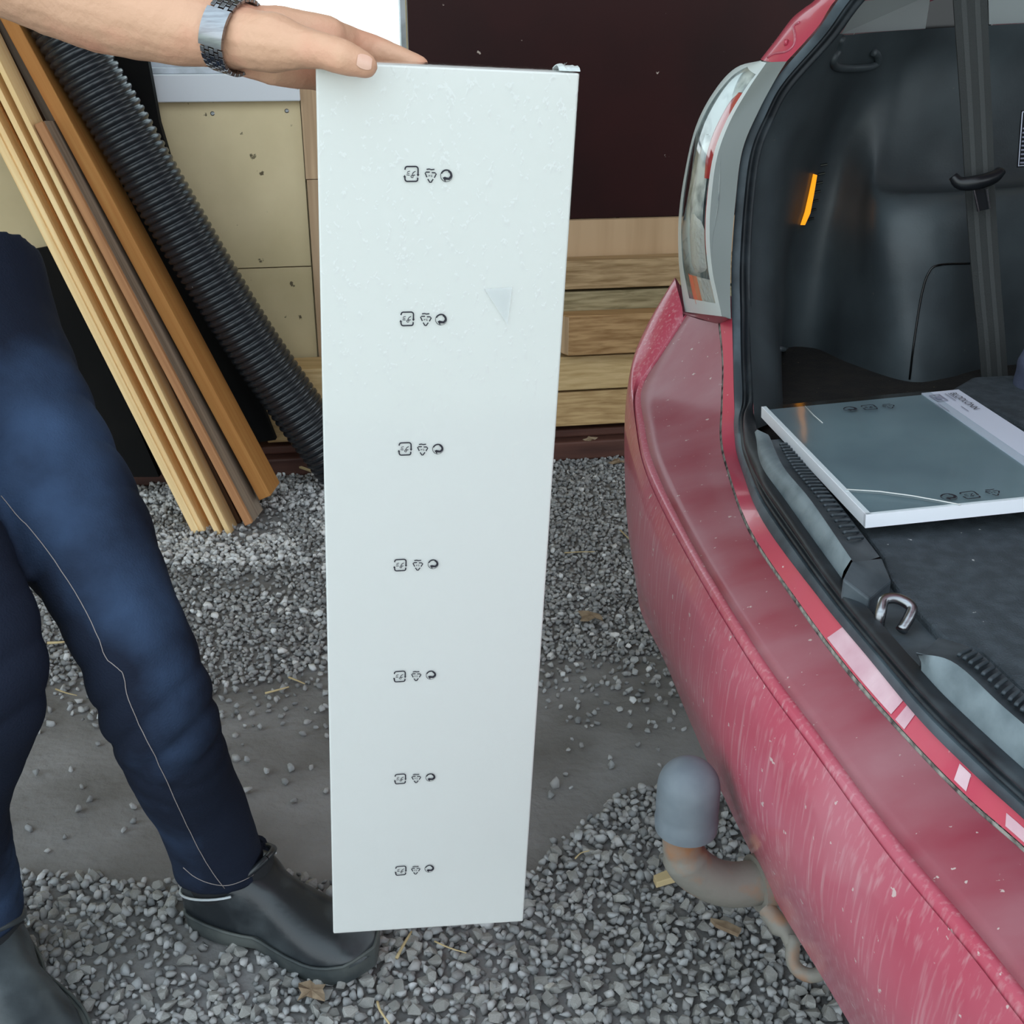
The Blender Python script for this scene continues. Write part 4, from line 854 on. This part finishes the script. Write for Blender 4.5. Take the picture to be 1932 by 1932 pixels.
# tow bar
tb = PT(1298, 1505, 1.10); tb = Vector((tb.x, tb.y, 0))
cr_ = .0302; zc = .424
prof_ = [(.0, zc+cr_)]+[(cr_*math.sin(a), zc+cr_*math.cos(a)) for a in np.linspace(.12, math.pi/2, 12)]+[(cr_*1.01, .40), (cr_*.99, .392), (cr_*1.03, .388), (cr_*1.0, .376), (cr_*.86, .374), (cr_*.8, .384)]
rows = [[(tb.x+r*math.cos(2*math.pi*k/36), tb.y+r*math.sin(2*math.pi*k/36), z) for k in range(36)] for r, z in prof_]
tow = ob('tow_bar', tube(cr_spline([tb+Vector((-.002, 0, .39)), tb+Vector((-.002, .0, .352)), tb+Vector((.010, .001, .326)), tb+Vector((.040, .004, .304)), tb+Vector((.08, .012, .298)), tb+Vector((.17, .036, .302))], 30), [.0195]*8+[.0225]*22, 18), RUST, car, True, label='rusty bent steel tow bar neck')
ob('tow_ball_cap', loft(rows, closed=True), CAPM, tow, True, 50, label='grey rubber cap over the tow ball')
a_ = tb+Vector((.076, .010, .298))
ob('tow_bar_collar', tube([a_, a_+fwd*.012, a_+fwd*.014, a_+fwd*.03], [.029, .029, .024, .022], 20), RUST, tow, True, 40)
ob('locking_knob', tube([a_+Vector((.008, -.022, -.012)), a_+Vector((.020, -.04, -.020)), a_+Vector((.024, -.046, -.022)), a_+Vector((.03, -.056, -.03))], [.009, .011, .007, .008], 12), RUST, tow, True, 40)
ob('safety_loop', tube(cr_spline([a_+Vector((.03, -.05, -.02)), a_+Vector((.028, -.068, -.04)), a_+Vector((.045, -.08, -.042)), a_+Vector((.075, -.07, -.03))], 14), .007, 10), RUST, tow, True)

# ------------------------------------------------------------------ packet in the boot
zt = .656; zb_ = .6425
k1 = PZ(1635, 972, zt); k2 = PZ(1438, 768, zt); k3 = PZ(1800, 741, zt+.016); ex = (k2-k1); PWd = ex.length; ex.normalize(); ey = (k3-k2); PL_ = ey.length; ey = (ey-ex*ey.dot(ex)).normalized(); en = ex.cross(ey); en = en if en.z > 0 else -en
def KP(a, b, z=zt): return k1+ex*a+ey*b+en*(z-zt)     # a along the left edge, b to the right
def KX(px, py):
    d_ = ray(px, py); return O+d_*((k1-O).dot(en)/d_.dot(en))
PLEN = PL_+.012
pk = thing('flat_packet', 'flat shrink-wrapped grey panel with a white paper band, lying in the car boot', 'package', KP(PWd/2, PLEN/2, zb_))
ob('panel', slab([KP(.002, .002, zb_), KP(.002, PLEN-.002, zb_), KP(PWd-.002, PLEN-.002, zb_), KP(PWd-.002, .002, zb_)], en*(zt-zb_-.004)), WHITEB, pk, bevel=.002)
lb0 = (KX(1745, 745)-k2).dot(ey)
ob('glossy_face', slab([KP(.006, .006, zt-.004), KP(.006, lb0, zt-.004), KP(PWd-.006, lb0, zt-.004), KP(PWd-.006, .006, zt-.004)], en*.002), PKG, pk)
ob('paper_band', slab([KP(.003, lb0, zt-.004), KP(.003, PLEN-.001, zt-.004), KP(PWd-.003, PLEN-.001, zt-.004), KP(PWd-.003, lb0, zt-.004)], en*.0035), PAPER, pk)
ob('shrink_film', slab([KP(0, 0, zb_-.0005), KP(0, lb0+.01, zb_-.0005), KP(PWd, lb0+.01, zb_-.0005), KP(PWd, 0, zb_-.0005)], en*(zt-zb_+.0012)), FILM2, pk)
ob('white_edge', join(slab([KP(-.001, -.001, zb_), KP(-.001, lb0, zb_), KP(.004, lb0, zb_), KP(.004, -.001, zb_)], en*(zt-zb_+.0006)), slab([KP(0, -.001, zb_), KP(PWd, -.001, zb_), KP(PWd, .005, zb_), KP(0, .005, zb_)], en*(zt-zb_+.0006))), PKGW, pk)
ob('film_crease', tube([KP(*(lambda p: ((p-k1).dot(ex), (p-k1).dot(ey)))(KX(x, y_)), zt+.0016) for x, y_ in ((1596, 926), (1660, 930), (1720, 938), (1770, 947), (1812, 955))], .0007, 6), WHITEB, pk, True)
ob('film_crease', tube([KP(*(lambda p: ((p-k1).dot(ex), (p-k1).dot(ey)))(KX(x, y_)), zt+.0014) for x, y_ in ((1519, 768), (1535, 785), (1552, 800))], .0005, 6), WHITEB, pk, True)
for (px, py), mk in zip(((1604, 773), (1640, 770), (1677, 768), (1790, 939), (1830, 936), (1874, 931)), (MARK3, MARK1, MARK2)*2):
    p = KX(px, py); a0, b0 = (p-k1).dot(ex), (p-k1).dot(ey)
    mark(mk, lambda a, b, a0=a0, b0=b0: KP(a0-b, b0+a, zt+.0012), .017 if py < 800 else .0165, pk, 'recycling_mark')
def text_mesh(s, size):
    cu = bpy.data.curves.new('t', 'FONT'); cu.body = s; cu.size = size; cu.align_x = 'LEFT'; o = bpy.data.objects.new('t', cu); COL.objects.link(o)
    m = bpy.data.meshes.new_from_object(o.evaluated_get(bpy.context.evaluated_depsgraph_get())); bpy.data.objects.remove(o); return m
tm = text_mesh('BLODLÖNN', .0255)
ts = KX(1791, 743); te = KX(1834, 774); a0, b0 = (ts-k1).dot(ex), (ts-k1).dot(ey); a1 = (te-k1).dot(ex)
wd_ = max(v.co.x for v in tm.vertices); sc_ = (a0-a1)/wd_
for v in tm.vertices: v.co = KP(a0-v.co.x*sc_, b0+v.co.y*sc_*1.0, zt+.0012)
tm.materials.clear(); tm.materials.append(INK); ob('printed_word', tm, None, pk)
p = KX(1772, 745); a0, b0 = (p-k1).dot(ex), (p-k1).dot(ey)
ob('printed_box', ([KP(a0-x, b0-y_, zt+.0012) for x, y_ in ((0, 0), (.026, 0), (.026, .014), (0, .014), (.002, .002), (.024, .002), (.024, .012), (.002, .012), (.007, .004), (.019, .004), (.019, .010), (.007, .010))], [(0, 1, 5, 4), (1, 2, 6, 5), (2, 3, 7, 6), (3, 0, 4, 7), (8, 9, 10, 11)]), FAINT, pk)
for i, (x, y_, w) in enumerate(((.034, .016, .03), (.034, .020, .02), (.0, -.008, .03), (.0, -.012, .022), (.05, -.005, .02))):
    ob('printed_line', ([KP(a0-x, b0-y_, zt+.0012), KP(a0-x-w, b0-y_, zt+.0012), KP(a0-x-w, b0-y_-.0012, zt+.0012), KP(a0-x, b0-y_-.0012, zt+.0012)], [(0, 1, 2, 3)]), FAINT, pk)
# cloth bag corner at the right edge
bg = baked('cloth_bag', capsule_chain([PY(1985, 712, 1.50), PY(1975, 660, 1.50), PY(1960, 640, 1.51)], [.05, .042, .020], 16), BAGM, .006, 6, None, lambda co, no: co+no*np.array([noise.noise(Vector(p)*25)*.006 for p in co])[:, None])
tag(bg, 'crumpled blue-grey cloth bag at the right edge of the boot', 'bag')

# ------------------------------------------------------------------ litter on the ground
wch = [PZ(1232, 1662, .02), PZ(1238, 1676, .02), PZ(1300, 1658, .022), PZ(1330, 1648, .024), PZ(1326, 1630, .024), PZ(1280, 1642, .022)]
tag(ob('wood_chip', slab(wch, (0, 0, .010)), STRAW, None, bevel=.001), 'splintered pale wood chip on the gravel under the tow bar', 'wood chip')
tag(ob('wood_chip', slab(Z([(1340, 1738, .02), (1350, 1750, .02), (1392, 1768, .02), (1398, 1758, .02), (1372, 1745, .02)]), (0, 0, .006)), LEAFM, None), 'small brown bark sliver on the gravel below the tow bar loop', 'wood chip')
def leaf(px, py, s, label, z=.022):
    c = PZ(px, py, z); V = [tuple(c+Vector((0, 0, .004)))]; n = 12; a0 = random.random()*6
    for i in range(n):
        a = 2*math.pi*i/n; r = s*(.7+.5*random.random())*(1.25 if i % 3 == 0 else .8); V.append(tuple(c+Vector((r*math.cos(a+a0), r*.8*math.sin(a+a0), random.uniform(-.003, .006)))))
    Fc = [(0, i+1, (i+1) % n+1) for i in range(n)]
    vv = V+[(x, y_, z_-.0008) for x, y_, z_ in V]; ff = Fc+[tuple(i+n+1 for i in f[::-1]) for f in Fc]
    tag(ob('dry_leaf', (vv, ff), LEAFM, None), label, 'leaf', 'dry leaves on the ground')
leaf(588, 1872, .020, 'crumpled dry leaf on the front gravel below the clog toe')
leaf(1115, 1163, .028, 'dry pale leaf on the gravel between the white panel and the bumper')
leaf(1165, 872, .022, 'dry brown leaf by the bumper near the back wall', .012)
leaf(1112, 828, .018, 'pale dry leaf scrap on the sill beam at the timber stack', .075)
for a, b, r, lb in (((748, 1808), (776, 1758), .0022, 'grey twig on the gravel beneath the white panel'), ((712, 1890), (735, 1932), .0018, 'pale twig at the bottom edge right of the clog'),
                    ((820, 1776), (880, 1798), .0012, 'straw blade on the gravel under the panel, right side'), ((1085, 1620), (1112, 1605), .0012, 'short straw on the dirt left of the tow ball'),
                    ((1108, 840), (1130, 822), .004, 'light splinter leaning on the sill beam'), ((1065, 1043), (1122, 1041), .0016, 'thin straw on the mid gravel beside the panel'),
                    ((500, 1308), (545, 1296), .0022, 'brown twig on the dirt between jeans and panel'), ((545, 1278), (575, 1290), .002, 'pale curled twig near the middle gravel edge'),
                    ((90, 1213), (122, 1211), .003, 'tan wood splinter seen between the legs'), ((105, 1300), (145, 1312), .0016, 'pale straw between the legs'), ((1170, 1000), (1186, 1016), .002, 'tan splinter by the bumper corner')):
    stick('twig', PZ(*a, .02), PZ(*b, .022), r, STRAW, lb, 'twig', .004)
